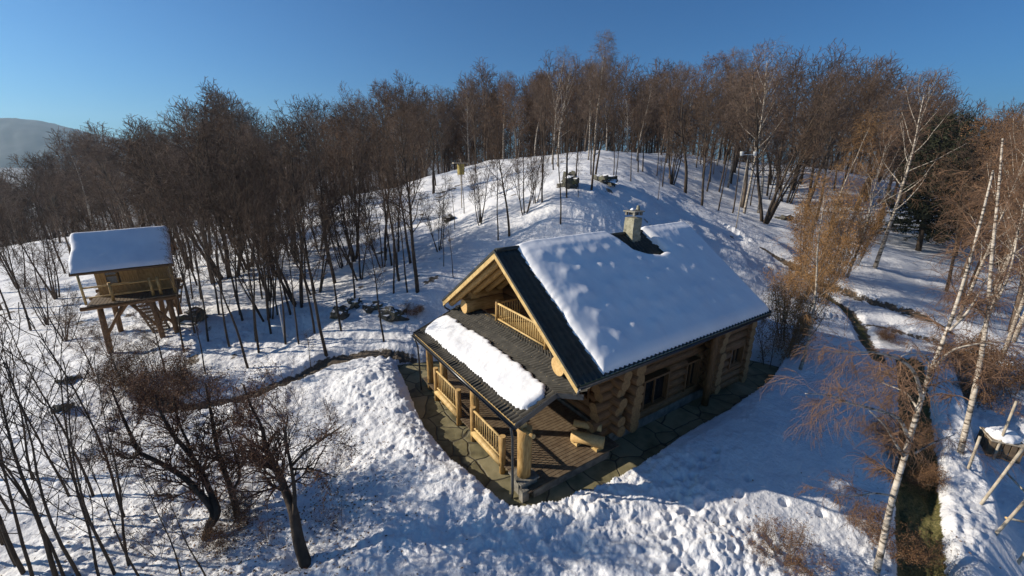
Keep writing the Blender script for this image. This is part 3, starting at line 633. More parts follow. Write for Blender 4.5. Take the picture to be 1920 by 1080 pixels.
def th_snow():
    nx, ny = 90, 80; xs = np.linspace(-.28, WL+.2, nx); ys = np.linspace(-.38, D+.9, ny); X, Y = np.meshgrid(xs, ys, indexing='ij'); ym = D/2+.3
    Zr = np.where(Y < ym, 4.08+(Y+.35)*(1.75/(ym+.35)), 4.18+(D+.9-Y)*(1.65/(D+.9-ym)))
    lo = -.22+.12*fbm(Y, Y*0, 2, 2, 61); dE = np.minimum.reduce([X-lo, WL+.17-X, Y+.33, D+.85-Y])
    slide = .07*np.sin((Y+X*.25)*2.6)+.05*fbm(X, Y, 1.3, 3, 62)
    T = (.16+slide*.6)*np.sqrt(np.clip(1-(1-np.clip(dE/.2, 0, 1))**2, 0, 1)); Z = np.where(dE > 0, Zr+T, Zr-.05)
    V = np.stack([X, Y, Z], -1).reshape(-1, 3); i, j = np.meshgrid(np.arange(nx-1), np.arange(ny-1), indexing='ij'); a_ = (i*ny+j)[(dE > -.04)[:-1, :-1]]
    return npmesh('th_snow', V, np.stack([a_, a_+ny, a_+ny+1, a_+1], 1), ['snow'], smooth=True)
link('roof_snow', th_snow(), tr)
mb = TB()   # deck and floor
for i in range(24): mb.box((.1+i*(WL/24)+.08, D/2-.15, 2.35), (WL/24-.02, D+.9, .07), 'deck')
mb.log((-.2, -.45, 2.2), (WL+.2, -.45, 2.2), .11, 'logdark', 'cutd', seg=4, rnd=rnd); mb.log((-.2, D*.5, 2.2), (WL+.2, D*.5, 2.2), .11, 'logdark', 'cutd', seg=4, rnd=rnd); mb.log((-.2, D, 2.2), (WL+.2, D, 2.2), .11, 'logdark', 'cutd', seg=4, rnd=rnd)
part(mb, 'platform', th)
mb = TB()
for i in range(16):   # front wall boards, set back behind the deck
    x = .45+i*(WL-.7)/16
    if 9 <= i <= 11: continue
    if 2 <= i <= 4:
        mb.box((x+.12, .95, 2.75), ((WL-.7)/16-.01, .06, .72), 'log'); mb.box((x+.12, .95, 4.35), ((WL-.7)/16-.01, .06, .9), 'log'); continue
    mb.box((x+.12, .95, 3.6), ((WL-.7)/16-.01, .06, 2.45), 'log')
for x in (.45, WL-.25):
    for j in range(9): mb.box((x, 1.1+j*.27, 3.35), (.06, .26, 1.95 if j > 0 else 1.95), 'log')
mb.box((WL/2, D-.1, 3.4), (WL-.7, .06, 2.0), 'log'); part(mb, 'walls', th)
mb = TB(); mb.box((1.15, .98, 3.5), (.75, .03, .75), 'glass'); wv = part(mb, 'window', th)
mb = TB(); mb.box((.45+10.5*(WL-.7)/16+.0, 1.02, 3.3), (.8, .05, 1.85), 'log'); part(mb, 'door', th)
for x in (.05, 1.15, 2.85, WL-.65, WL-.0):
    mb = TB(); mb.log((x, -.3, 2.38), (x, -.3, 4.05 if x in (.05, WL) or x < .2 else 3.45), .075 if x > .1 else .06, 'plank' if x < .1 else 'log', 'cut', seg=2, rnd=rnd); part(mb, 'post', th, True)
mb = TB(); mb.log((.05, -.3, 3.3), (WL, -.3, 3.3), .05, 'log', seg=3, rnd=rnd); mb.log((.05, -.3, 2.75), (WL, -.3, 2.75), .04, 'log', seg=3, rnd=rnd); part(mb, 'railing', th, True)
for x, y in ((.5, -.2), (2.7, -.2), (WL-.4, -.2), (.5, D-.3), (2.7, D-.3), (WL-.4, D-.3)):
    mb = TB(); mb.log((x+rnd.uniform(-.15, .15), y, GZ-.3), (x, y, 2.25), .14, 'logdark', 'cutd', seg=4, rnd=rnd, wob=.08); part(mb, 'stilt', th, True)
for x0, y0, x1, y1 in ((.5, -.2, 1.5, -.2), (2.7, -.2, 1.7, -.2), (2.7, -.2, 3.7, -.2), (WL-.4, -.2, WL-1.5, -.2), (.5, D-.3, 1.8, D-.3), (WL-.4, D-.3, WL-1.6, D-.3)):
    mb = TB(); mb.log((x0, y0, .5), (x1, y1, 2.2), .08, 'logdark', 'cutd', seg=2, rnd=rnd); part(mb, 'brace', th, True)
mb = TB()
for i in range(11):
    mb.box((2.15+i*.05, .1+i*.11, 2.2-i*.24), (.75, .24, .05), 'deck')
mb.log((1.8, 0, 2.3), (2.3, 1.3, GZ), .06, 'deck', seg=2, rnd=rnd); mb.log((2.6, 0, 2.3), (3.1, 1.3, GZ), .06, 'deck', seg=2, rnd=rnd)
part(mb, 'stairs', th)

# ------------------------------------------------------------------ trees
def unit(v): return v/(np.linalg.norm(v)+1e-9)
def perp(d, R):
    a = np.array([R.gauss(0, 1), R.gauss(0, 1), R.gauss(0, 1)]); a -= d*(a@d); return unit(a)
def skeleton(spec, seed, H):
    """returns branches[level] = list of (pts, radii)"""
    R = random.Random(seed); out = [[] for _ in range(5)]
    def grow(p, d, L, r, lv):
        ns = spec['seg'][lv]; pts = [p]; rr = [r]; dirs = [d]; tip = spec['tip'][lv]
        for i in range(ns):
            d = unit(d+perp(d, R)*spec['wob'][lv]+np.array([0, 0, spec['up'][lv]])); p = p+d*L/ns; pts.append(p); dirs.append(d)
            rr.append(r*(1-(1-tip)*(i+1)/ns))
        out[lv].append((pts, rr))
        if lv+1 < len(spec['seg']):
            n = spec['n'][lv]; n = max(1, int(n*(.75+.5*R.random())*(min(1, L/spec['L'][lv]) if lv else 1)))
            t0 = spec['t0'][lv]; az = R.random()*6.28
            for k in range(n):
                t = t0+(1-t0)*((k+R.random()*.8)/n); t = min(t, .99); f = t*ns; i = int(f); u = f-i
                q = pts[i]*(1-u)+pts[i+1]*u; dd = dirs[i+1]; rad_ = rr[i]*(1-u)+rr[i+1]*u
                az += 2.4+R.uniform(-.5, .5)
                a = unit(np.cross(dd, [0.01, 1, .02])) if abs(dd[1]) < .9 else unit(np.cross(dd, [1, 0, 0])); c = np.cross(dd, a)
                an = rad(spec['ang'][lv]+R.uniform(-14, 14))
                if lv == 0: an *= 1.15-.55*(t-t0)/(1-t0+1e-6)
                nd = unit(dd*math.cos(an)+(a*math.cos(az)+c*math.sin(az))*math.sin(an))
                sh = spec['shape'](t, t0) if lv == 0 else (1.1-.6*t)
                grow(q, nd, spec['L'][lv+1]*sh*R.uniform(.7, 1.2), max(rad_*spec['rr'][lv]*(.6+.5*sh), spec['rmin']), lv+1)
    for k in range(spec.get('stems', 1)):
        a = R.random()*6.28; sp_ = spec.get('lean', .03)*(1+(k > 0)); d = unit(np.array([math.cos(a)*sp_, math.sin(a)*sp_, 1]))
        off = np.array([math.cos(a), math.sin(a), 0])*spec.get('gap', 0)*(k > 0)
        hh = H*(1 if k == 0 else R.uniform(.65, .95)); grow(off+np.array([0, 0, -.25]), d, hh, spec['r']*(hh/H), 0)
    return out
def prisms(segs, mat_i, n=3):
    P0 = np.array([s_[0] for s_ in segs]); P1 = np.array([s_[1] for s_ in segs]); r0 = np.array([s_[2] for s_ in segs]); r1 = np.array([s_[3] for s_ in segs])
    d = P1-P0; d /= (np.linalg.norm(d, axis=1, keepdims=True)+1e-9)
    h = np.where(np.abs(d[:, 2:3]) < .9, np.array([[0, 0, 1.]]), np.array([[1., 0, 0]])); a = np.cross(d, h); a /= np.linalg.norm(a, axis=1, keepdims=True); c = np.cross(d, a)
    V = np.zeros((len(segs), 2*n, 3))
    for k in range(n):
        o = a*math.cos(2*math.pi*k/n)+c*math.sin(2*math.pi*k/n); V[:, k] = P0+o*r0[:, None]; V[:, n+k] = P1+o*r1[:, None]
    b = (np.arange(len(segs))*2*n)[:, None]; F = []
    for k in range(n):
        k2 = (k+1) % n; F.append(np.hstack([b+k, b+k2, b+n+k2, b+n+k]))
    F = np.concatenate(F); return V.reshape(-1, 3), F, np.full(len(F), mat_i)
def leaves(pos, size, R, mat_i, per=1, jit=.08):
    n = len(pos)*per; P = np.repeat(pos, per, 0)+R.normal(0, jit, (n, 3)); a = R.normal(0, 1, (n, 3)); a /= np.linalg.norm(a, axis=1, keepdims=True)
    b = R.normal(0, 1, (n, 3)); b -= a*np.sum(a*b, 1, keepdims=True); b /= np.linalg.norm(b, axis=1, keepdims=True)
    s_ = size*R.uniform(.6, 1.3, (n, 1)); V = np.stack([P-a*s_, P-b*s_*.5, P+a*s_, P+b*s_*.5+np.cross(a, b)*s_*.25], 1).reshape(-1, 3)
    F = np.arange(n*4).reshape(-1, 4); return V, F, np.full(n, mat_i)
def make_tree(spec, seed):
    br = skeleton(spec, seed, spec['H']); mb = MB()
    tl = spec.get('trunk_levels', 2)
    for lv in range(tl):
        for pts, rr in br[lv]: mb.tube(pts, [max(q, .008) for q in rr], spec['bark'] if lv == 0 or not spec.get('limb') else spec['limb'], 8 if lv == 0 else 5)
    tm = mb.mesh('trunk', True)
    segs = []; tips = []
    for lv in range(tl, len(spec['seg'])):
        for pts, rr in br[lv]:
            for i in range(len(pts)-1): segs.append((pts[i], pts[i+1], max(rr[i], spec['rmin']), max(rr[i+1], spec['rmin']*.6)))
            if lv >= len(spec['seg'])-2: tips += pts[1:]
    Vs, Fs, Ms = prisms(segs, 0)
    if spec.get('leaf'):
        R = np.random.RandomState(seed); tp = np.array(tips); tp = tp[R.rand(len(tp)) < spec['leaf'][1]]
        V2, F2, M2 = leaves(tp, spec['leaf'][0], R, 1, spec['leaf'][2])
        F2 = F2+len(Vs); Vs = np.vstack([Vs, V2]); Fs = np.vstack([Fs, F2]); Ms = np.r_[Ms, M2]
    cm = npmesh('crown', Vs, Fs, [spec['twig'], spec.get('leafmat', 'leaf')], Ms)
    return tm, cm
oval = lambda t, t0: .35+.95*math.sin(math.pi*min(1, (t-t0)/(1-t0)*.85+.12))
cone = lambda t, t0: 1.15-.85*(t-t0)/(1-t0)
topv = lambda t, t0: .75+.45*math.sin(math.pi*(t-t0)/(1-t0))
base = dict(seg=[10, 6, 4, 3, 2], tip=[.12, .25, .3, .4, .5], wob=[.05, .12, .15, .14, .12], n=[20, 7, 6, 4], L=[12, 3.2, 1.4, .72, .40], t0=[.34, .25, .15, .1],
            ang=[48, 42, 42, 40], rr=[.42, .5, .55, .6], up=[.02, .07, .05, .03, .02], rmin=.009, r=.15, H=12, bark='bark', twig='twig', shape=oval)
def sp(**k): d = dict(base); d.update(k); return d
SPEC = {
 'forest': sp(n=[22, 7, 7, 5], t0=[.34, .2, .12, .1]),
 'broad': sp(n=[15, 9, 7, 5], t0=[.30, .2, .15, .1], L=[12, 4.6, 1.7, .75, .36], ang=[42, 44, 42, 40], wob=[.10, .18, .18, .16, .14], r=.22, shape=topv, tip=[.25, .25, .3, .4, .5]),
 'slim': sp(n=[16, 6, 5, 4], t0=[.45, .3, .2, .1], L=[12, 2.0, .95, .5, .3], ang=[36, 36, 36, 36], r=.10, up=[.02, .12, .1, .06, .03]),
 'grey': sp(n=[26, 8, 7, 5], twig='twigg', bark='barkb', L=[12, 2.8, 1.2, .6, .36], up=[.02, .10, .06, .0, -.05]),
 'russet': sp(n=[24, 8, 6, 4], twig='twigo', bark='barkb', leaf=(.055, .55, 2), L=[12, 3.0, 1.3, .6, .32]),
 'birch': sp(n=[22, 7, 5, 4], twig='twigo', bark='birch', limb='birch', t0=[.30, .3, .15, .1], L=[12, 2.7, 1.2, .75, .55], ang=[38, 38, 40, 35], up=[.02, .05, -.05, -.22, -.35], r=.12, rmin=.006),
 'birchg': sp(n=[26, 8, 7, 4], twig='twigg', bark='birch', limb='barkb', t0=[.42, .3, .15, .1], L=[12, 2.4, 1.1, .65, .45], ang=[36, 38, 40, 35], up=[.02, .08, .0, -.12, -.2], r=.13),
 'multi': sp(stems=5, lean=.14, gap=.25, n=[12, 6, 5, 4], t0=[.30, .3, .2, .1], L=[9, 1.9, .95, .5, .3], ang=[34, 36, 38, 36], r=.09, H=9, up=[.01, .10, .06, .03, .02]),
 'sapling': sp(seg=[9, 5, 4, 3], n=[10, 5, 4], t0=[.25, .25, .1], L=[6, 1.3, .55, .3], ang=[36, 36, 38], wob=[.05, .12, .2, .25], up=[.02, .12, .08, .04], r=.035, rmin=.004, H=6, trunk_levels=2, tip=[.15, .3, .4, .5]),
 'bush': sp(stems=11, lean=.42, gap=.15, seg=[6, 5, 4, 3], n=[9, 6, 5], t0=[.15, .15, .1], L=[2.6, 1.0, .5, .3], ang=[38, 40, 42], wob=[.12, .2, .25, .3], up=[.01, .04, .02, .0], r=.022, rmin=.004, H=2.6, bark='barkb', twig='twigo', leaf=(.035, .7, 2), trunk_levels=1, tip=[.3, .3, .4, .5]),
 'scrub': sp(stems=12, lean=.16, gap=.35, seg=[7, 5, 4, 3], n=[10, 6, 5], t0=[.12, .15, .1], L=[4.2, .95, .5, .3], ang=[30, 38, 42], wob=[.07, .2, .25, .3], up=[.01, .05, .02, .0], r=.028, rmin=.005, H=4.2, bark='barkb', twig='twigc', leaf=(.04, .45, 1), leafmat='leafc', trunk_levels=1, tip=[.3, .3, .4, .5]),
 'goldbirch': sp(n=[26, 8, 6, 5], twig='twigc', bark='birch', limb='barkb', t0=[.14, .2, .15, .1], L=[12, 2.1, 1.1, .8, .6], ang=[40, 38, 40, 35], up=[.02, .04, -.08, -.28, -.4], r=.10, rmin=.005, leaf=(.034, .4, 1), leafmat='leafc'),
 'sprout': sp(stems=6, lean=.25, gap=.12, seg=[7, 5, 3, 3], n=[8, 5, 4], t0=[.25, .2, .1], L=[2.4, .75, .38, .22], ang=[32, 36, 40], wob=[.08, .14, .15, .15], up=[.01, .06, .04, .02], r=.015, rmin=.0028, H=2.4, bark='barkb', twig='twigr', leaf=(.028, .3, 1), trunk_levels=1, tip=[.3, .3, .4, .5]),
 'conifer': sp(seg=[10, 5, 3, 3], n=[60, 9, 5], t0=[.16, .1, .1], L=[12, 2.9, 1.0, .4], ang=[82, 50, 40], up=[.02, -.02, .0, .0], wob=[.03, .08, .15, .2], r=.2, shape=cone, twig='needle', leafmat='needle', leaf=(.09, 1., 3), trunk_levels=1, H=12, tip=[.1, .3, .4, .5]),
}
VAR = {}
def var(kind, n):
    VAR[kind] = [make_tree(SPEC[kind], 100*len(VAR)+i) for i in range(n)]
for k_, n_ in (('forest', 4), ('broad', 3), ('slim', 3), ('grey', 2), ('russet', 2), ('birch', 3), ('birchg', 2), ('multi', 2), ('sapling', 3), ('bush', 3), ('scrub', 2), ('goldbirch', 2), ('sprout', 3), ('conifer', 1)): var(k_, n_)
TR = random.Random(11); TREES = []
ZM = {}
for _k, _vs in VAR.items():
    for _i, (_a, _b) in enumerate(_vs): ZM[(_k, _i)] = max(float(np.percentile(np.array([v.co.z for v in _b.vertices][::7]), 99.6)), max(v.co.z for v in _a.vertices))
def plant(kind, x, y, H, name, label, cat, group=None, wide=1., lean=(0, 0), v=None, rot=None, sink=.0):
    z = hz(x, y)-sink; t = thing(name, label, cat, group, (x, y, z)); vi = (v if v is not None else TR.randrange(len(VAR[kind]))); s_ = H/ZM[(kind, vi)]
    vv = VAR[kind][vi]
    a = rot if rot is not None else TR.random()*6.28
    t.rotation_euler = (lean[0], lean[1], a); t.scale = (s_*wide, s_*wide, s_)
    link('trunk', vv[0], t); link('crown', vv[1], t); TREES.append((x, y, 1 if H > 3 else 0)); return t
# march a sight line onto the terrain
def hit(px, py, tmin=6., tmax=140.):
    d = ray(px, py); t = np.linspace(tmin, tmax, 900); P = CAM[None]+t[:, None]*d[None]
    h = terrain(P[:, 0], P[:, 1])[0]; k = np.where(P[:, 2] <= h)[0]
    if len(k) == 0: return P[-1]
    k = max(k[0], 1); a = P[k-1, 2]-h[k-1]; b = h[k]-P[k, 2]; u = a/(a+b+1e-9); return P[k-1]*(1-u)+P[k]*u
def height_to(x, y, z, py):            # height whose top reaches picture row py
    d = np.array([x, y, z])-CAM; A = (540-py)/FPX
    return ((A*(d@FW)-(d@UP))/(UP[2]-A*FW[2]))
def tree_at(kind, px, py, top, name, label, cat='tree', group=None, **k):
    p = hit(px, py); H = height_to(p[0], p[1], p[2], top); return plant(kind, p[0], p[1], H, name, label, cat, group, **k)

# trees that stand out
tree_at('forest', 783, 547, 165, 'bare_tree', 'straight dark-trunked bare tree standing in snow left of the cabin gable', v=0)
tree_at('forest', 955, 442, 215, 'bare_tree', 'dark bare tree right behind the tip of the cabin gable', v=1)
tree_at('slim', 934, 450, 260, 'bare_tree', 'thinner leaning bare tree just left of the one behind the gable tip')
tree_at('slim', 738, 550, 300, 'bare_tree', 'thin bare tree leaning left, between the mossy rocks and the straight dark tree', group=None, v=0)
tree_at('slim', 764, 548, 330, 'bare_tree', 'thin bare tree close beside the straight dark-trunked tree', v=1)
tree_at('slim', 850, 520, 400, 'bare_tree', 'small bare tree forking low just above the left eave of the cabin', v=2)
tree_at('slim', 1051, 420, 190, 'bare_tree', 'very thin bare tree rising straight behind the cabin ridge', v=2)
tree_at('forest', 628, 530, 215, 'bare_tree', 'bare tree with a slim dark trunk left of the mossy rocks', v=2)
tree_at('multi', 590, 550, 270, 'bare_tree', 'bare tree with several dark stems beside the shaded hollow')
tree_at('slim', 612, 665, 330, 'bare_tree', 'dark bare tree on the bank at the trodden path, left of the patio', v=1, wide=1.3)
tree_at('slim', 583, 690, 620, 'bare_tree', 'short leaning dark tree at the edge of the trodden path', v=0, wide=1.6)
tree_at('multi', 430, 520, 190, 'bare_tree', 'big clump of dark stems between the tree house and the open slope', wide=1.5)
tree_at('grey', 400, 530, 200, 'bare_tree', 'bare tree with brown crown right of the tree house', wide=1.2)
for i, (x, y, t, l) in enumerate([(465, 690, 380, 'nearest to the trodden path'), (485, 660, 360, 'just behind the one nearest the path'), (535, 645, 380, 'beside the white wooden frame'), (560, 645, 400, 'right of the white wooden frame'), (390, 640, 400, 'nearest to the tree house stilts'), (430, 650, 390, 'midway between tree house and white frame')]):
    tree_at('slim', x, y, t, 'bare_tree', 'slender dark tree in the blue shaded hollow, '+l, group='slender trees in the shaded hollow')
tree_at('birchg', 1113, 302, 58, 'birch_tree', 'tallest white-trunked birch on the hilltop, rising above all others', v=0)
tree_at('birchg', 1103, 300, 110, 'birch_tree', 'white-trunked birch close beside the tallest hilltop birch', v=1)
tree_at('birch', 1035, 308, 90, 'birch_tree', 'twin-trunked russet birch on the hilltop left of the tallest one', v=0)
tree_at('birch', 1046, 312, 100, 'birch_tree', 'pale birch standing against the russet birch on the hilltop', v=1)
tree_at('forest', 1065, 345, 200, 'bare_tree', 'dark double tree growing from a stump on the hilltop slope')
tree_at('birch', 1395, 400, 72, 'birch_tree', 'tall pale birch right of the thin white lamp pole', v=2)
tree_at('multi', 1430, 415, 120, 'bare_tree', 'dark many-stemmed tree on bare earth upslope of the cabin back', wide=1.3)
tree_at('broad', 1285, 362, 120, 'bare_tree', 'dark leaning tree on the slope beyond the chimney')
tree_at('forest', 1205, 322, 190, 'bare_tree', 'dark bare tree on the slope behind the chimney, smaller than its neighbours')
tree_at('slim', 1152, 350, 200, 'bare_tree', 'bare tree beside the dark rock upslope of the chimney')
tree_at('goldbirch', 1540, 500, 215, 'birch_tree', 'slim pale birch among russet scrub behind the cabin', v=1)
tree_at('goldbirch', 1500, 692, 330, 'birch_tree', 'slim birch with hanging golden twigs in the shade right of the cabin back corner', v=0, wide=1.15)
tree_at('birch', 1640, 502, 130, 'birch_tree', 'many-limbed pale birch above the snow bank, right of the scrub', v=2, wide=1.2)
tree_at('birch', 1588, 520, 240, 'birch_tree', 'slim birch at the left end of the snow bank', v=1)
tree_at('conifer', 1722, 470, 215, 'conifer_tree', 'dark evergreen in the shade behind the snow bank', wide=1.25)
tree_at('conifer', 1755, 452, 228, 'conifer_tree', 'tall dark evergreen between two others behind the snow bank', wide=1.3)
tree_at('conifer', 1790, 480, 265, 'conifer_tree', 'smaller dark evergreen half hidden by the right-hand birches', wide=1.2)

# right-hand edge: birches leaning out
tree_at('birch', 1795, 600, 190, 'birch_tree', 'pale birch beyond the round snow mound at the road bend', v=0, wide=.9)
tree_at('birch', 1850, 590, 150, 'birch_tree', 'birch with dense russet twigs at the right edge, behind the road', v=2)
tree_at('birch', 1900, 640, 170, 'birch_tree', 'russet birch at the far right edge above the fence', v=1)
tree_at('birch', 1960, 700, 200, 'birch_tree', 'russet birch partly cut by the right picture edge', v=0)
tree_at('broad', 1870, 500, 150, 'bare_tree', 'broad bare tree against the sky near the right edge')
tree_at('broad', 1935, 520, 160, 'bare_tree', 'broad bare tree cut by the right picture edge')

# forest in zones
SILX = [0, 60, 130, 200, 290, 340, 440, 500, 540, 600, 650, 700, 770, 850, 900, 960, 1030, 1110, 1160, 1250, 1320, 1380, 1450, 1530, 1600, 1680, 1750, 1780, 1800, 1850, 1920, 2100]
SILY = [300, 298, 285, 235, 226, 204, 158, 205, 212, 158, 172, 152, 142, 160, 112, 140, 100, 100, 112, 115, 100, 85, 92, 95, 112, 132, 165, 205, 215, 168, 168, 160]
def sil(px): return float(np.interp(px, SILX, SILY))
LM = [(-400, 'at the far left edge'), (70, 'left of the tree house'), (150, 'above the tree house roof'), (330, 'right of the tree house roof'), (440, 'over the many-stemmed clump'), (540, 'left of the shaded hollow'), (640, 'above the rock row'),
      (740, 'over the straight dark tree'), (830, 'around the yellow bird feeder'), (900, 'above the gable tip'), (985, 'left of the twin russet birch'), (1030, 'around the twin russet birch'), (1080, 'around the tallest birch'), (1140, 'right of the tallest birch'), (1190, 'straight above the chimney'),
      (1240, 'beyond the dark leaning tree'), (1320, 'left of the white lamp pole'), (1370, 'behind the white lamp pole'), (1430, 'over the cabin roof end'), (1500, 'above the ochre scrub'), (1580, 'left of the many-limbed birch'), (1650, 'around the many-limbed birch'),
      (1710, 'above the dark evergreen'), (1780, 'right of the evergreens'), (1850, 'near the right edge'), (1910, 'at the right picture edge')]
def landmark(px):
    r = LM[0][1]
    for a, t in LM:
        if px >= a: r = t
    return r
def blocked(x, y, dmin=1.6):
    if -4 < x < 15 and -3 < y < 12.5: return True
    px, py, _ = prj((x, y, hz(x, y)))
    return any((x-a)**2+(y-b)**2 < dmin*dmin for a, b, c in TREES)
ZN = [  # name, count, px range, depth range, kinds, label, group
 ('valley', 36, (-60, 460), (30, 105), ['forest', 'grey', 'broad', 'slim', 'grey', 'slim', 'birchg', 'russet'], 'woods in the valley beyond the tree house'),
 ('mid', 50, (440, 900), (46, 88), ['forest', 'slim', 'slim', 'grey', 'birchg', 'forest', 'broad', 'grey', 'russet', 'multi'], 'woods along the crest left of the hilltop'),
 ('hill', 52, (880, 1360), (56, 92), ['forest', 'grey', 'slim', 'birch', 'grey', 'birchg', 'broad', 'russet'], 'woods crowning the hilltop behind the cabin'),
 ('right', 46, (1310, 1780), (48, 84), ['forest', 'broad', 'grey', 'broad', 'birchg', 'slim', 'forest'], 'woods on the slope right of the hilltop'),
 ('edge', 26, (1760, 2080), (24, 70), ['birch', 'broad', 'birch', 'russet', 'forest'], 'woods at the right beyond the road'),
]
KN = {'forest': ('bare_tree', 'bare dark tree'), 'broad': ('bare_tree', 'broad bare tree'), 'slim': ('bare_tree', 'slender bare tree'), 'multi': ('bare_tree', 'many-stemmed bare tree'),
      'russet': ('leafy_tree', 'russet-leaved tree'), 'grey': ('bare_tree', 'grey-twigged bare tree'), 'birch': ('birch_tree', 'russet-twigged birch'), 'birchg': ('birch_tree', 'grey-twigged birch')}
for zn, cnt, (x0, x1), (d0, d1), kinds, glab in ZN:
    k = 0; tries = 0
    while k < cnt and tries < cnt*12:
        tries += 1; px = TR.uniform(x0, x1); dp = d0+(d1-d0)*TR.random()**.8
        q = CAM+FW*dp+RT*(px-960)/FPX*dp; x, y = q[0], q[1]
        z = hz(x, y); bx_, by_, _ = prj((x, y, z))
        if zn == 'mid' and by_ > 430: continue
        if zn == 'valley' and by_ > 520 and bx_ > 60: continue
        if zn == 'right' and by_ > 400 and bx_ < 1500: continue
        if zn == 'hill' and (by_ > 345 or (by_ > 312 and TR.random() < .6)): continue
        if blocked(x, y): continue
        kd = kinds[TR.randrange(len(kinds))]
        H = height_to(x, y, z, sil(bx_)+TR.uniform(-2, 75)+(18 if TR.random() < .5 else 0)); H = min(H, 18)
        if H < 5: continue
        nm, lb = KN[kd]; rank = 'in front' if dp < d0+(d1-d0)*.25 else 'midway' if dp < d0+(d1-d0)*.5 else 'deep' if dp < d0+(d1-d0)*.75 else 'deepest'
        size = 'tall ' if H > 13 else 'low ' if H < 9 else ''
        plant(kd, x, y, H, nm, size+lb+' '+rank+' in the woods '+landmark(bx_), 'tree', glab, wide=TR.uniform(.95, 1.3)); k += 1
# the woods that go on behind, read as one mass
def far_woods():
    lite = [sp(n=[24, 8, 5], seg=[8, 4, 3, 2], L=[12, 3.3, 1.5, .8], up=[.02, .08, .05, .02], t0=[.2, .2, .1], rmin=.024) for _ in range(3)]
    pr = []
    for i, q in enumerate(lite):
        br = skeleton(q, 900+i, 12); sg = []
        for lv in br:
            for pts, rr in lv:
                for k in range(len(pts)-1): sg.append((pts[k], pts[k+1], max(rr[k], .024), max(rr[k+1], .016)))
        pr.append(prisms(sg, 0))
    VV = []; FF = []; n = 0; R = random.Random(77)
    for i in range(440):
        px = R.uniform(-150, 2080); dp = 76+90*R.random()**1.4 if px < 1750 else R.uniform(75, 150)
        q = CAM+FW*dp+RT*(px-960)/FPX*dp; x, y = q[0], q[1]; z = hz(x, y); bx_, by_, _ = prj((x, y, z))
        H = min(height_to(x, y, z, sil(bx_)+R.uniform(14, 80)), 24)
        if H < 6: continue
        V, F, _m = pr[R.randrange(3)]; a = R.random()*6.28; c, s_ = math.cos(a), math.sin(a); k = H/12; kw = min(k, 1.3)*R.uniform(1, 1.3)
        VV.append(np.stack([(V[:, 0]*c-V[:, 1]*s_)*kw+x, (V[:, 0]*s_+V[:, 1]*c)*kw+y, V[:, 2]*k+z], 1)); FF.append(F+n); n += len(V)
    o = link('far_woods', npmesh('far_woods', np.vstack(VV), np.vstack(FF), ['twig']), kind='stuff'); o['label'] = 'dense bare woods going on behind the crest'; o['category'] = 'woods'
far_woods()
# thin trees and undergrowth on the open slope
for i in range(64):
    px, py = TR.uniform(250, 770), TR.uniform(415, 575)
    if px > 560 and py > 500 and TR.random() < .6: continue
    kd = ['slim', 'multi', 'slim', 'forest'][i % 4]; p = hit(px, py)
    if blocked(p[0], p[1], 1.): continue
    H = min(TR.uniform(6.5, 11), height_to(p[0], p[1], p[2], sil(px)+25)); plant(kd, p[0], p[1], H, 'bare_tree', ('many-stemmed' if kd == 'multi' else 'bushy' if kd == 'forest' else 'slender')+' tree on the '+('upper' if py < 470 else 'middle' if py < 510 else 'lower')+' brushy slope '+landmark(px), 'tree', 'trees on the brushy slope', wide=1.1)
for i in range(34):
    px, py = TR.uniform(960, 1480), TR.uniform(300, 400)
    kd = ['slim', 'slim', 'grey', 'forest'][i % 4]; p = hit(px, py)
    if blocked(p[0], p[1], 1.4) or (p[0]-CAM[0])**2+(p[1]-CAM[1])**2 > 85**2: continue
    H = min(TR.uniform(6, 12), height_to(p[0], p[1], p[2], sil(px)+25)); plant(kd, p[0], p[1], H, 'bare_tree', ('grey-twigged' if kd == 'grey' else 'bushy' if kd == 'forest' else 'slender')+' tree on the hill '+('top' if py < 335 else 'middle' if py < 370 else 'foot')+' '+landmark(px), 'tree', 'trees on the hill snow')
GRP = 'thin trees scattered on the open snow slope'
for px, py, t in [(700, 470, 330), (660, 440, 300), (720, 500, 340), (690, 430, 320), (745, 520, 380), (560, 500, 300), (545, 480, 280), (520, 520, 300), (600, 470, 290), (575, 520, 330), (640, 500, 310), (820, 470, 330), (850, 430, 300), (835, 500, 380), (900, 420, 280), (870, 400, 270),
                  (985, 400, 250), (1000, 380, 240), (1150, 330, 180), (1180, 340, 190), (1230, 330, 170), (1245, 350, 180), (1262, 345, 150), (1335, 340, 130), (1350, 360, 140), (1345, 395, 200), (1455, 360, 120), (1475, 380, 140), (1230, 375, 260), (1085, 370, 260),
                  (490, 560, 330), (500, 600, 350), (520, 590, 370), (450, 590, 330), (410, 590, 340), (360, 600, 330), (380, 560, 300), (20, 600, 380), (60, 620, 390), (100, 560, 360), (40, 540, 340), (75, 560, 380)]:
    kd = 'slim' if TR.random() < .7 else 'multi'
    tree_at(kd, px+TR.uniform(-4, 4), py, t+TR.uniform(-10, 30), 'bare_tree', ('thin' if kd == 'slim' else 'many-stemmed')+' lone tree '+('high' if py < 420 else 'low' if py > 520 else 'midway')+' on the slope '+landmark(px), group=GRP)

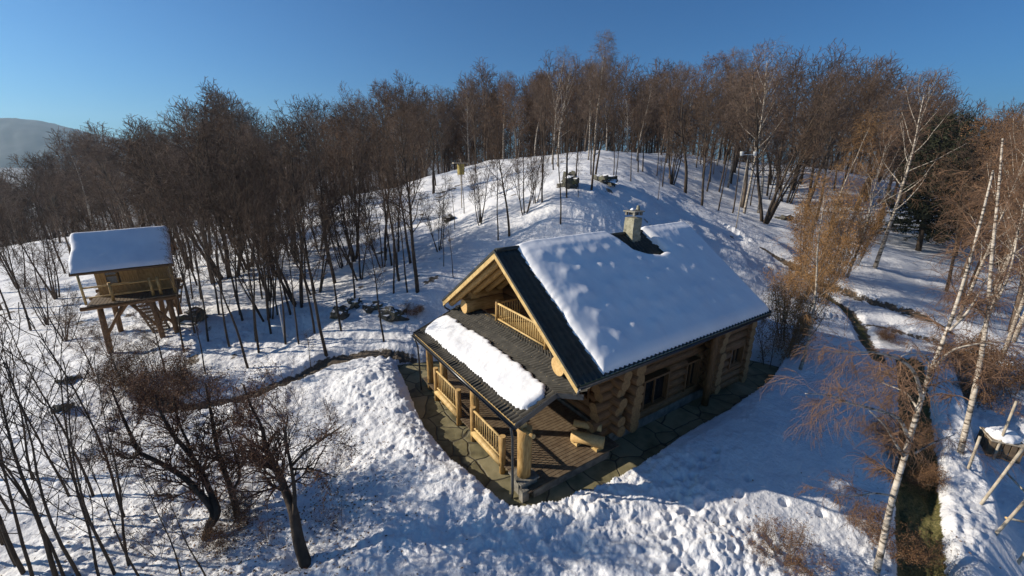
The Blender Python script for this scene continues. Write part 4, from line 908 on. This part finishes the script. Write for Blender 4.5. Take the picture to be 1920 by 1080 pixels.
for px, py, t, kd, l in [(120, 640, 520, 'multi', 'left of the tree house stilts'), (215, 700, 600, 'slim', 'in front of the tree house stilts'), (345, 660, 440, 'slim', 'right of the tree house stairs'), (365, 625, 400, 'slim', 'beside the dark boulder'), (90, 610, 480, 'multi', 'in the shade left of the tree house'), (290, 710, 620, 'multi', 'below the tree house stairs'), (385, 700, 540, 'slim', 'where the trodden path bends')]:
    tree_at(kd, px, py, t, 'bare_tree', 'brushy bare tree '+l)
for px, py, t, kd, l in [(1835, 640, 300, 'birch', 'left in the dense right-hand stand'), (1875, 680, 260, 'birch', 'middle of the dense right-hand stand'), (1915, 730, 300, 'birch', 'front of the dense right-hand stand'), (1805, 560, 330, 'russet', 'behind the round snow mound'), (1860, 540, 300, 'russet', 'behind the dense right-hand stand'), (1900, 600, 320, 'russet', 'at the right edge above the road')]:
    tree_at(kd, px, py, t, 'birch_tree' if kd == 'birch' else 'leafy_tree', ('russet-twigged birch ' if kd == 'birch' else 'leafy russet tree ')+l)
for px, py, t, l in [(178, 705, 585, 'left below the tree house'), (238, 735, 600, 'below the middle of the tree house'), (312, 705, 560, 'at the right-hand stilts of the tree house')]:
    tree_at('russet', px, py, t, 'leafy_tree', 'small reddish leafy tree '+l)
for i, (px, py, H, l) in enumerate([(250, 790, 2.0, 'at the left below the tree house'), (330, 800, 1.8, 'where the trodden path fades'), (440, 790, 1.7, 'just below the trodden path'), (520, 800, 1.6, 'beneath the middle of the trodden path'), (200, 850, 2.0, 'right of the sapling stand'), (300, 930, 1.9, 'left of the forked old tree'), (470, 930, 1.6, 'between the two old trees'), (620, 900, 1.3, 'right of the single-trunked old tree'), (640, 985, 1.2, 'lowest right of the old trees'), (500, 1020, 1.3, 'in front between the old trees'), (300, 1040, 1.5, 'in front of the forked old tree'), (180, 780, 1.9, 'by the small dark rocks'), (560, 760, 1.2, 'beside the snow bank of the path'), (120, 860, 2.0, 'within the sapling stand'), (620, 790, .9, 'highest on the bank, nearest the patio')]):
    p = hit(px, py); plant('sprout', p[0], p[1], H, 'shrub', 'thin reddish twiggy shrub '+l, 'shrub', 'thin reddish shrubs on the front snow')
for px, py, t, l in [(480, 640, 330, 'left'), (508, 625, 350, 'second from left'), (590, 625, 340, 'third from left'), (640, 620, 360, 'right of the forked one at the path'), (665, 560, 320, 'left of the snowy rocks'), (720, 640, 400, 'below the mossy rocks'), (545, 590, 300, 'above the white wooden frame'), (455, 600, 310, 'nearest the clump of dark stems')]:
    tree_at('slim', px, py, t, 'bare_tree', 'tall thin tree low on the left slope, '+l, group='tall thin trees low on the left slope')
# foreground left: saplings and old fruit trees
GS = 'tall saplings in the lower left corner'
for i, (px, py, t) in enumerate([(60, 1090, 640), (120, 1085, 700), (150, 1080, 620), (185, 1085, 720), (215, 1075, 660), (240, 1060, 700), (30, 1060, 720), (90, 1010, 640), (165, 985, 600), (232, 970, 560), (20, 960, 620), (0, 1100, 780), (270, 1100, 800), (130, 930, 600), (60, 900, 600), (345, 1100, 860), (395, 1100, 880), (-40, 1050, 640), (175, 930, 560), (-20, 900, 560)]):
    tree_at('sapling', px, py, t, 'sapling', 'thin leafless sapling rooted '+('beyond the left picture edge' if px < 0 else 'below the bottom edge' if py > 1080 else 'at the bottom edge' if py > 1050 else 'in the snow')+', '+('nearest the lower left corner' if px < 50 else 'left in its stand' if px < 110 else 'amid its stand' if px < 190 else 'right in its stand' if px < 300 else 'alone left of the forked old tree'), 'sapling', GS, wide=1.1)

for px, py, t, l in [(45, 1075, 640, 'thicker dark trunk in the lower left corner, at the bottom edge'), (105, 1085, 600, 'thicker dark trunk among the saplings, right of the corner'), (8, 1020, 560, 'thicker dark trunk cut by the left picture edge')]:
    tree_at('slim', px, py, t, 'bare_tree', l)
def special(name, label, px, py, limbs, bark, twig, seed, kids, leaf=None, rmin=.0032, cat='tree', leafmat='leaf'):
    """tree from hand placed limbs: each limb = list of (px,py,depth offset) points traced in real space"""
    o = hit(px, py); R = random.Random(seed); t = thing(name, label, cat, None, tuple(o)); mb = MB(); segs = []; tips = []
    d0 = (np.array(o)-CAM)@FW
    for limb in limbs:
        pts = [gd(x, y, d0+dz)-o for x, y, dz in limb['p']]; n = len(pts); r0, r1 = limb['r']
        # smooth
        P = []
        for i in range(n-1):
            a = pts[max(i-1, 0)]; b = pts[i]; c = pts[i+1]; d = pts[min(i+2, n-1)]
            for u in (0, .25, .5, .75): P.append(.5*((2*b)+(-a+c)*u+(2*a-5*b+4*c-d)*u*u+(-a+3*b-3*c+d)*u**3))
        P.append(pts[-1]); m_ = len(P); rr = [r0+(r1-r0)*i/(m_-1) for i in range(m_)]
        mb.tube(P, rr, bark, 8)
        nb = limb.get('n', kids[0]); t0 = limb.get('t0', .3)
        def grow(p, d, L, r, lv, ns=4):
            pp = [p]
            for i in range(ns):
                d = unit(d+perp(d, R)*.24+np.array([0, 0, kids[3][lv]])); p = p+d*L/ns; segs.append((pp[-1], p, max(r*(1-.6*i/ns), rmin), max(r*(1-.6*(i+1)/ns), rmin*.7))); pp.append(p)
            if lv >= 1: tips.extend(pp[1:])
            if lv < 2:
                for k in range(kids[1][lv]):
                    u = R.uniform(.15, 1)*ns; i = min(int(u), ns-1); q = pp[i]*(1-(u-i))+pp[i+1]*(u-i)
                    nd = unit(unit(pp[i+1]-pp[i])+perp(d, R)*R.uniform(.5, 1.1)); grow(q, nd, L*kids[2][lv]*R.uniform(.6, 1.2), r*.55, lv+1, 3)
        for k in range(nb):
            u = (t0+(1-t0)*R.random())*(m_-1); i = min(int(u), m_-2); q = P[i]; d = unit(P[i+1]-P[i]); nd = unit(d*R.uniform(.3, 1)+perp(d, R)*R.uniform(.5, 1))
            grow(q, nd, limb.get('L', 1.)*R.uniform(.5, 1.2), rr[i]*.4, 0)
    link('trunk', mb.mesh('trunk', True), t); V, F, m = prisms(segs, 0)
    if leaf:
        Rn = np.random.RandomState(seed); tp = np.array(tips); tp = tp[Rn.rand(len(tp)) < leaf[1]]; V2, F2, m2 = leaves(tp, leaf[0], Rn, 1, leaf[2], .05); F2 = F2+len(V); V = np.vstack([V, V2]); F = np.vstack([F, F2]); m = np.r_[m, m2]
    link('crown', npmesh('crown', V, F, [twig, leafmat], m), t); return t
KF = [10, (8, 5), (.6, .55), (.06, .03, .0)]
special('fruit_tree', 'gnarled forked old tree in front, its two dark limbs parting low above the snow', 385, 1005, [
    dict(p=[(385, 1010, 0), (392, 985, 0), (400, 960, .1), (375, 925, .2), (345, 895, .3), (300, 868, .2), (262, 850, .1)], r=(.12, .055), n=16, L=1.1),
    dict(p=[(395, 985, 0), (408, 960, .1), (395, 925, .3), (375, 880, .4), (350, 845, .5), (325, 815, .4), (305, 780, .3), (290, 740, .2)], r=(.10, .035), n=22, L=1.2),
    dict(p=[(370, 880, .4), (352, 830, .7), (335, 790, .8), (325, 740, 1.0)], r=(.055, .02), n=14, L=1.0),
    dict(p=[(262, 850, .1), (245, 815, .1), (225, 770, .1), (205, 720, .2)], r=(.06, .02), n=10, L=.9),
    dict(p=[(262, 850, .1), (240, 860, -.2), (215, 845, -.3)], r=(.05, .02), n=8, L=.8)], 'bark', 'twigr', 3, KF, leaf=(.032, .30, 1))
special('fruit_tree', 'thick single-trunked old tree in front, right of the forked one', 575, 1055, [
    dict(p=[(575, 1062, 0), (560, 1015, 0), (550, 960, .1), (535, 920, .2), (520, 880, .2), (500, 845, .3), (492, 800, .4)], r=(.165, .045), n=24, L=1.1, t0=.45),
    dict(p=[(552, 965, 0), (552, 920, .1), (545, 870, -.1), (535, 820, -.3), (540, 780, -.4)], r=(.065, .02), n=16, L=1.1),
    dict(p=[(510, 865, .2), (480, 850, .5), (445, 845, .8), (410, 855, 1.0)], r=(.05, .02), n=10, L=.9),
    dict(p=[(545, 875, 0), (575, 845, -.2), (610, 820, -.3), (640, 800, -.4)], r=(.045, .015), n=10, L=.8),
    dict(p=[(548, 880, 0), (585, 880, -.3), (630, 895, -.5)], r=(.035, .012), n=6, L=.7),
    dict(p=[(500, 845, .3), (490, 800, .1), (470, 760, .0), (455, 720, .1)], r=(.05, .02), n=12, L=.9)], 'bark', 'twigr', 4, KF, leaf=(.03, .25, 1))
special('fruit_tree', 'slender russet tree just behind the forked old tree', 445, 965, [
    dict(p=[(445, 965, 0), (435, 925, 0), (420, 880, .1), (405, 830, .2), (395, 770, .3), (385, 720, .4)], r=(.10, .03), n=22, L=1.0),
    dict(p=[(435, 925, 0), (450, 890, .2), (440, 850, .3), (425, 800, .5)], r=(.05, .02), n=14, L=.9)], 'bark', 'twigr', 6, KF, leaf=(.035, .5, 1))
KB = [9, (7, 6), (.75, .7), (-.12, -.22, -.28)]
special('birch_tree', 'big leaning white birch in front at the right, with long arching limbs', 1640, 1070, [
    dict(p=[(1640, 1085, 0), (1655, 1020, 0), (1672, 940, .1), (1695, 860, .2), (1718, 780, .3), (1740, 710, .4), (1768, 640, .5), (1792, 575, .6), (1815, 500, .7), (1840, 410, .8), (1862, 320, .9)], r=(.085, .024), n=34, L=1.1, t0=.25),
    dict(p=[(1729, 748, .3), (1715, 700, -.2), (1688, 675, -.7), (1645, 662, -1.1), (1600, 660, -1.5), (1560, 662, -1.8)], r=(.05, .008), n=9, L=.7),
    dict(p=[(1740, 700, .4), (1742, 680, .2), (1732, 665, 0), (1712, 662, -.2), (1690, 668, -.3)], r=(.03, .008), n=5, L=.6),
    dict(p=[(1702, 820, .2), (1685, 785, -.3), (1640, 768, -.8), (1590, 755, -1.2), (1560, 742, -1.6), (1510, 738, -2.0)], r=(.05, .008), n=12, L=.8),
    dict(p=[(1690, 850, .2), (1660, 800, .1), (1630, 770, .1)], r=(.035, .012), n=7, L=.7),
    dict(p=[(1722, 770, .3), (1700, 738, .6), (1660, 720, 1.), (1630, 708, 1.3)], r=(.03, .008), n=8, L=.8),
    dict(p=[(1780, 620, .5), (1810, 590, .5), (1830, 560, .6), (1850, 520, .8)], r=(.04, .015), n=8, L=.8),
    dict(p=[(1745, 700, .4), (1780, 660, .0), (1830, 645, -.3), (1890, 640, -.6)], r=(.035, .01), n=8, L=.8),
    dict(p=[(1675, 930, .1), (1640, 925, -.2), (1600, 930, -.4), (1550, 925, -.6)], r=(.03, .008), n=8, L=.7),
    dict(p=[(1715, 850, .2), (1750, 830, .3), (1790, 815, .4)], r=(.03, .01), n=6, L=.7)], 'birch', 'twigo', 7, KB, leaf=(.018, .15, 1), rmin=.0035)
special('birch_tree', 'young birch crossing the right foreground behind the big leaning one', 1800, 850, [
    dict(p=[(1800, 850, 0), (1830, 720, .2), (1850, 600, .4), (1860, 480, .6), (1872, 360, .8), (1880, 260, 1)], r=(.10, .03), n=30, L=1.1, t0=.15),
    dict(p=[(1850, 600, .4), (1890, 520, .4), (1910, 430, .5)], r=(.05, .02), n=12, L=1.1)], 'birch', 'twigo', 8, KB, leaf=(.02, .2, 1), rmin=.004)

# shrubs
def shrub(px, py, H, label, wide=1., grp=None, v=None): 
    p = hit(px, py); return plant('bush', p[0], p[1], H, 'shrub', label, 'shrub', grp, wide=wide, v=v)
def scrub(px, py, top, label, wide=1.):
    p = hit(px, py); H = height_to(p[0], p[1], p[2], top); return plant('scrub', p[0], p[1], H, 'scrub', label, 'shrub', None, wide=wide)
scrub(1450, 690, 545, 'ochre scrub leaning on the cabin back corner', .9)
scrub(1480, 645, 500, 'ochre scrub behind the one on the cabin corner', .9)
scrub(1500, 560, 470, 'ochre scrub at the top edge of the cabin shade', 1.0)
scrub(1540, 565, 400, 'ochre scrub around the foot of the slim birch', .7)
scrub(1515, 520, 330, 'tallest ochre scrub just behind the cabin roof end', .6)
scrub(1568, 515, 350, 'tall ochre scrub at the left end of the snow bank', .6)
scrub(1600, 495, 360, 'ochre scrub above the left end of the snow bank', .6)
scrub(1480, 590, 500, 'ochre scrub touching the shrub at the cabin back corner', .8)
shrub(295, 738, 2.5, 'dense reddish shrub below the tree house', 1.0, v=0)
shrub(220, 720, 1.8, 'low tangled shrub at the tree house stilts', .9, v=1)
shrub(350, 745, 1.5, 'reddish shrub where the trodden path bends', .9, v=2)
shrub(1470, 1050, 1.1, 'small russet shrub at the bottom of the snow, left of the birch foot', 1.1, v=0)
shrub(1675, 1035, 1.2, 'russet shrub at the foot of the big leaning birch', 1.1, v=1)
shrub(1695, 900, 1.2, 'russet shrub on the grassy strip behind the big birch', 1.0, v=2)
shrub(1680, 835, 1.3, 'thin russet shrub midway up the grassy strip', 1.0, v=0)
shrub(1835, 760, 1.8, 'russet shrub beside the wooden crate on the road side', 1.1, v=1)
shrub(1890, 720, 3.0, 'tall russet shrub above the pole fence', 1.1, v=2)
shrub(1800, 690, 2.0, 'russet shrub at the far end of the road bank', 1.1, v=0)
shrub(430, 1000, 1.0, 'low leafy sprouts at the foot of the forked old tree', 1.2, v=1)
shrub(770, 590, .8, 'small green-brown shrub on the mossy rocks', 1.3, v=2)
shrub(1665, 640, .9, 'small dark shrub in the ditch beside the snow bank', 1.2, v=1)

# ------------------------------------------------------------------ small things
def rock(px, py, size, label, snowy=True, seed=0, mat='rock'):
    p = hit(px, py); import bmesh
    bm = bmesh.new(); bmesh.ops.create_icosphere(bm, subdivisions=3, radius=1)
    R = random.Random(seed); offs = R.random()*50
    for v in bm.verts:
        c = v.co; n_ = float(fbm(np.array([c.x*1.3+offs+c.z]), np.array([c.y*1.3-c.z*.7]), 1.1, 3, seed)[0]); c *= 1+n_*1.1; c += Vector((round(c.x*1.6)/1.6-c.x, round(c.y*1.6)/1.6-c.y, round(c.z*1.6)/1.6-c.z))*.45; c.x *= size[0]; c.y *= size[1]; c.z *= size[2]
    me = bpy.data.meshes.new('rock'); bm.to_mesh(me); bm.free(); me.materials.append(M[mat])
    o = link('rock', me); o.location = (p[0], p[1], p[2]+size[2]*.15); o.rotation_euler = (0, 0, R.random()*6); o['label'] = label; o['category'] = 'rock'; return o
rock(740, 590, (.75, .5, .42), 'long dark mossy rock nearest the cabin left eave', seed=1); rock(700, 578, (.5, .4, .38), 'rounded mossy rock left of the long one', seed=2)
rock(668, 570, (.4, .35, .32), 'snow-dusted rock at the left end of the rock row', seed=3); rock(640, 590, (.45, .4, .4), 'upright grey rock by the shaded hollow', seed=4)
rock(1130, 340, (1.3, .8, .6), 'flat dark rock on the slope above the chimney', seed=5); rock(1068, 348, (.7, .6, .8), 'dark stump-like rock at the foot of the double tree', seed=6)
rock(843, 412, (.5, .4, .35), 'lone small rock in the snow above the cabin left eave', seed=7)
rock(1470, 412, (.7, .5, .4), 'dark rock beside the many-stemmed tree', seed=8); rock(360, 600, (.8, .6, .6), 'dark boulder between the tree house and the hollow', seed=9)
rock(125, 715, (.4, .3, .35), 'small dark rock in the sunlit snow below the tree house', seed=10); rock(120, 770, (.3, .25, .3), 'smallest dark rock at the left, below its neighbour', seed=11)

def post_thing(px, py, top):
    p = hit(px, py); return p, height_to(p[0], p[1], p[2], top)
p, H = post_thing(1380, 428, 290)
lp = thing('lamp_post', 'thin pale pole with two white lamp heads on the slope behind the cabin', 'lamp post', loc=tuple(p))
mb = MB(); mb.tube([(0, 0, -.2), (0, 0, H)], [.04, .028], 'fwood', 8); mb.tube([tuple(-RT*.55*np.array([1, 1, 0])+[0, 0, H]), tuple(RT*.55*np.array([1, 1, 0])+[0, 0, H])], [.025, .025], 'whitep', 6); part(mb, 'pole', lp, True)
for s_ in (-1, 1):
    c = RT*.5*s_*np.array([1, 1, 0]); mb = MB(); mb.log(c+[0, 0, H-.1], c+[0, 0, H+.22], .11, 'glasslamp', n=12, r1=.16, wob=0); part(mb, 'lamp_head', lp, True)
p, H = post_thing(866, 390, 298)
bh = thing('bird_feeder', 'thin pole with a yellow box and crosspiece on the sunny crest', 'bird feeder', loc=tuple(p))
mb = MB(); mb.tube([(0, 0, -.2), (0, 0, H)], [.05, .04], 'fwood', 8); part(mb, 'pole', bh, True)
mb = MB(); mb.box((0, 0, H-.9), (.5, .4, .9), 'rust'); part(mb, 'box', bh)
mb = MB(); mb.box((0, 0, H-.35), (1.5, .35, .08), 'fwood'); part(mb, 'crosspiece', bh)
p, H = post_thing(534, 640, 575)
wf = thing('garden_trellis', 'small white wooden frame standing in the blue shaded hollow', 'frame', loc=tuple(p))
mb = MB(); mb.tube([(0, 0, -.1), (0, 0, H)], [.04, .035], 'whitep', 6); mb.tube([tuple(-RT*.6+[0, 0, H*.45]), (0, 0, H*.45)], [.035, .035], 'whitep', 6); mb.tube([(0, 0, H*.45), tuple(-RT*.05+[0.25, .3, 0])], [.035, .03], 'whitep', 6); part(mb, 'post', wf, True)

# pole fence and crate beside the road
fn = thing('pole_fence', 'rustic fence of pale slanting poles at the lower right road edge', 'fence', loc=tuple(hit(1850, 930)))
fo = np.array(fn.location)
for (a, b) in [((1815, 880), (1838, 818)), ((1862, 862), (1906, 752)), ((1838, 945), (1925, 832)), ((1868, 998), (1935, 925)), ((1902, 1062), (1960, 990))]:
    P0 = hit(*a); dp = (P0-CAM)@FW; P1 = gd(b[0], b[1], dp-.15); mb = MB(); mb.log(P0-fo-[0, 0, .1], P1-fo, .042, 'fwood', 'cut', n=8, seg=3, rnd=rnd); part(mb, 'pole', fn, True)
for (a, b, zz) in [((1880, 900), (1960, 985), .35), ((1905, 870), (1985, 940), .55), ((1880, 985), (1990, 1010), .3)]:
    P0 = hit(*a)+[0, 0, zz]; P1 = hit(*b)+[0, 0, zz]; mb = MB(); mb.log(P0-fo, P1-fo, .036, 'fwood', 'cut', n=8, seg=3, rnd=rnd); part(mb, 'rail', fn, True)
cp = hit(1868, 848); cr = thing('wooden_crate', 'slatted wooden crate with a heap of snow on top beside the pole fence', 'crate', loc=tuple(cp)); cr.rotation_euler = (0, 0, .5)
mb = MB()
for i in range(5):
    for sx, sy in ((1, 0), (-1, 0)): mb.box((sx*.45, -.4+i*.2, .35), (.04, .16, .8), 'deck')
    for sy in (-1, 1): mb.box((-.38+i*.19, sy*.47, .35), (.15, .04, .8), 'deck')
part(mb, 'slats', cr)
mb = MB(); mb.box((0, 0, .72), (1.0, 1.0, .05), 'fwood'); part(mb, 'lid', cr)
import bmesh
bm = bmesh.new(); bmesh.ops.create_icosphere(bm, subdivisions=4, radius=1)
for v in bm.verts:
    c = v.co; c *= 1+.25*float(fbm(np.array([c.x*2+c.z]), np.array([c.y*2]), 1, 3, 3)[0]); c.x *= .48; c.y *= .48; c.z = max(c.z, -.1)*.34
me = bpy.data.meshes.new('snow_heap'); bm.to_mesh(me); bm.free(); me.materials.append(M['snow']); me.polygons.foreach_set('use_smooth', [True]*len(me.polygons)); o = link('snow_heap', me, cr); o.location = (0, 0, .78)

# withered leaves on the snow
def litter():
    R = np.random.RandomState(4); P = []
    for cx_, cy_, n, s_ in [(400, 1000, 620, 1.4), (560, 1030, 620, 1.3), (430, 880, 600, 2.0), (300, 820, 500, 2.4), (600, 880, 520, 1.6), (500, 960, 460, 2.2), (620, 980, 300, 1.5), (250, 950, 300, 2.), (1480, 1040, 120, .8), (1690, 1020, 240, 1.0)]:
        c = hit(cx_, cy_); P.append(np.stack([c[0]+R.normal(0, s_, n), c[1]+R.normal(0, s_, n)], 1))
    P = np.vstack(P); P = P[~inpoly(P[:, 0], P[:, 1], PAT)]
    z = terrain(P[:, 0], P[:, 1])[0]; P3 = np.c_[P, z+.02]; V, F, m = leaves(P3, .042, R, 0, 1, 0.0); V[:, 2] = np.repeat(z, 4)+(V[:, 2]-np.repeat(z, 4))*.45+.01
    o = link('fallen_leaves', npmesh('fallen_leaves', V, F, ['leaf'], m)); o['kind'] = 'stuff'; o['label'] = 'withered brown leaves scattered on the snow under the old trees'; o['category'] = 'leaves'
litter()

# trees outside the frame on the sunny side (their shade falls across the front)
OFFL = ['nearest the front snow', 'second from the frame', 'thick and shading the bank', 'slim and farthest up the valley', 'slim beside the sapling stand', 'behind the sapling stand', 'the broad farthest one', 'the slim one closest to the viewer']
for x, y, H, k in [(-17, 1.5, 9, 'slim'), (-19.5, 4.5, 10, 'forest'), (-22, 2, 11, 'forest'), (-24, 8, 11, 'slim'), (-18.5, 7.5, 9, 'slim'), (-21, -1, 10, 'forest'), (-26, 4, 12, 'broad'), (-15.5, -1.5, 8, 'slim')]:
    plant(k, x, y, H, 'bare_tree', 'bare tree outside the left picture edge, '+OFFL.pop(0), 'tree', 'trees outside the left edge')

# haze in the air over the whole valley
hm = bpy.data.materials.new('haze_air'); hm.use_nodes = True; hn = hm.node_tree; hn.nodes.remove(hn.nodes['Principled BSDF'])
pv = hn.nodes.new('ShaderNodeVolumePrincipled'); pv.inputs['Color'].default_value = (.48, .74, 1, 1); pv.inputs['Density'].default_value = .00014; pv.inputs['Anisotropy'].default_value = .3
hn.links.new(pv.outputs[0], hn.nodes['Material Output'].inputs['Volume'])
import bmesh
bm = bmesh.new(); bmesh.ops.create_cube(bm, size=1); me = bpy.data.meshes.new('haze'); bm.to_mesh(me); bm.free(); me.materials.append(hm)
hzb = link('haze', me, kind='stuff'); hzb.scale = (7600, 7600, 320); hzb.location = (CAM[0], CAM[1], 95)

# a label for each: look-alikes at one landmark are told apart by their order
_by = {}
for o in bpy.data.objects:
    if o.get('category') and o.get('label') and o.get('group') != 'trees outside the left edge': _by.setdefault(o['label'], []).append(o)
for lb, L_ in _by.items():
    if 1 < len(L_) < 7:
        L_.sort(key=lambda o: prj(o.location)[0]); wd = {2: ['left', 'right'], 3: ['left', 'middle', 'right']}.get(len(L_), ['first', 'second', 'third', 'fourth', 'fifth', 'sixth'])
        for k, o in enumerate(L_): o['label'] = (wd[k]+' ' if len(L_) < 4 else wd[k]+' from left, ')+lb
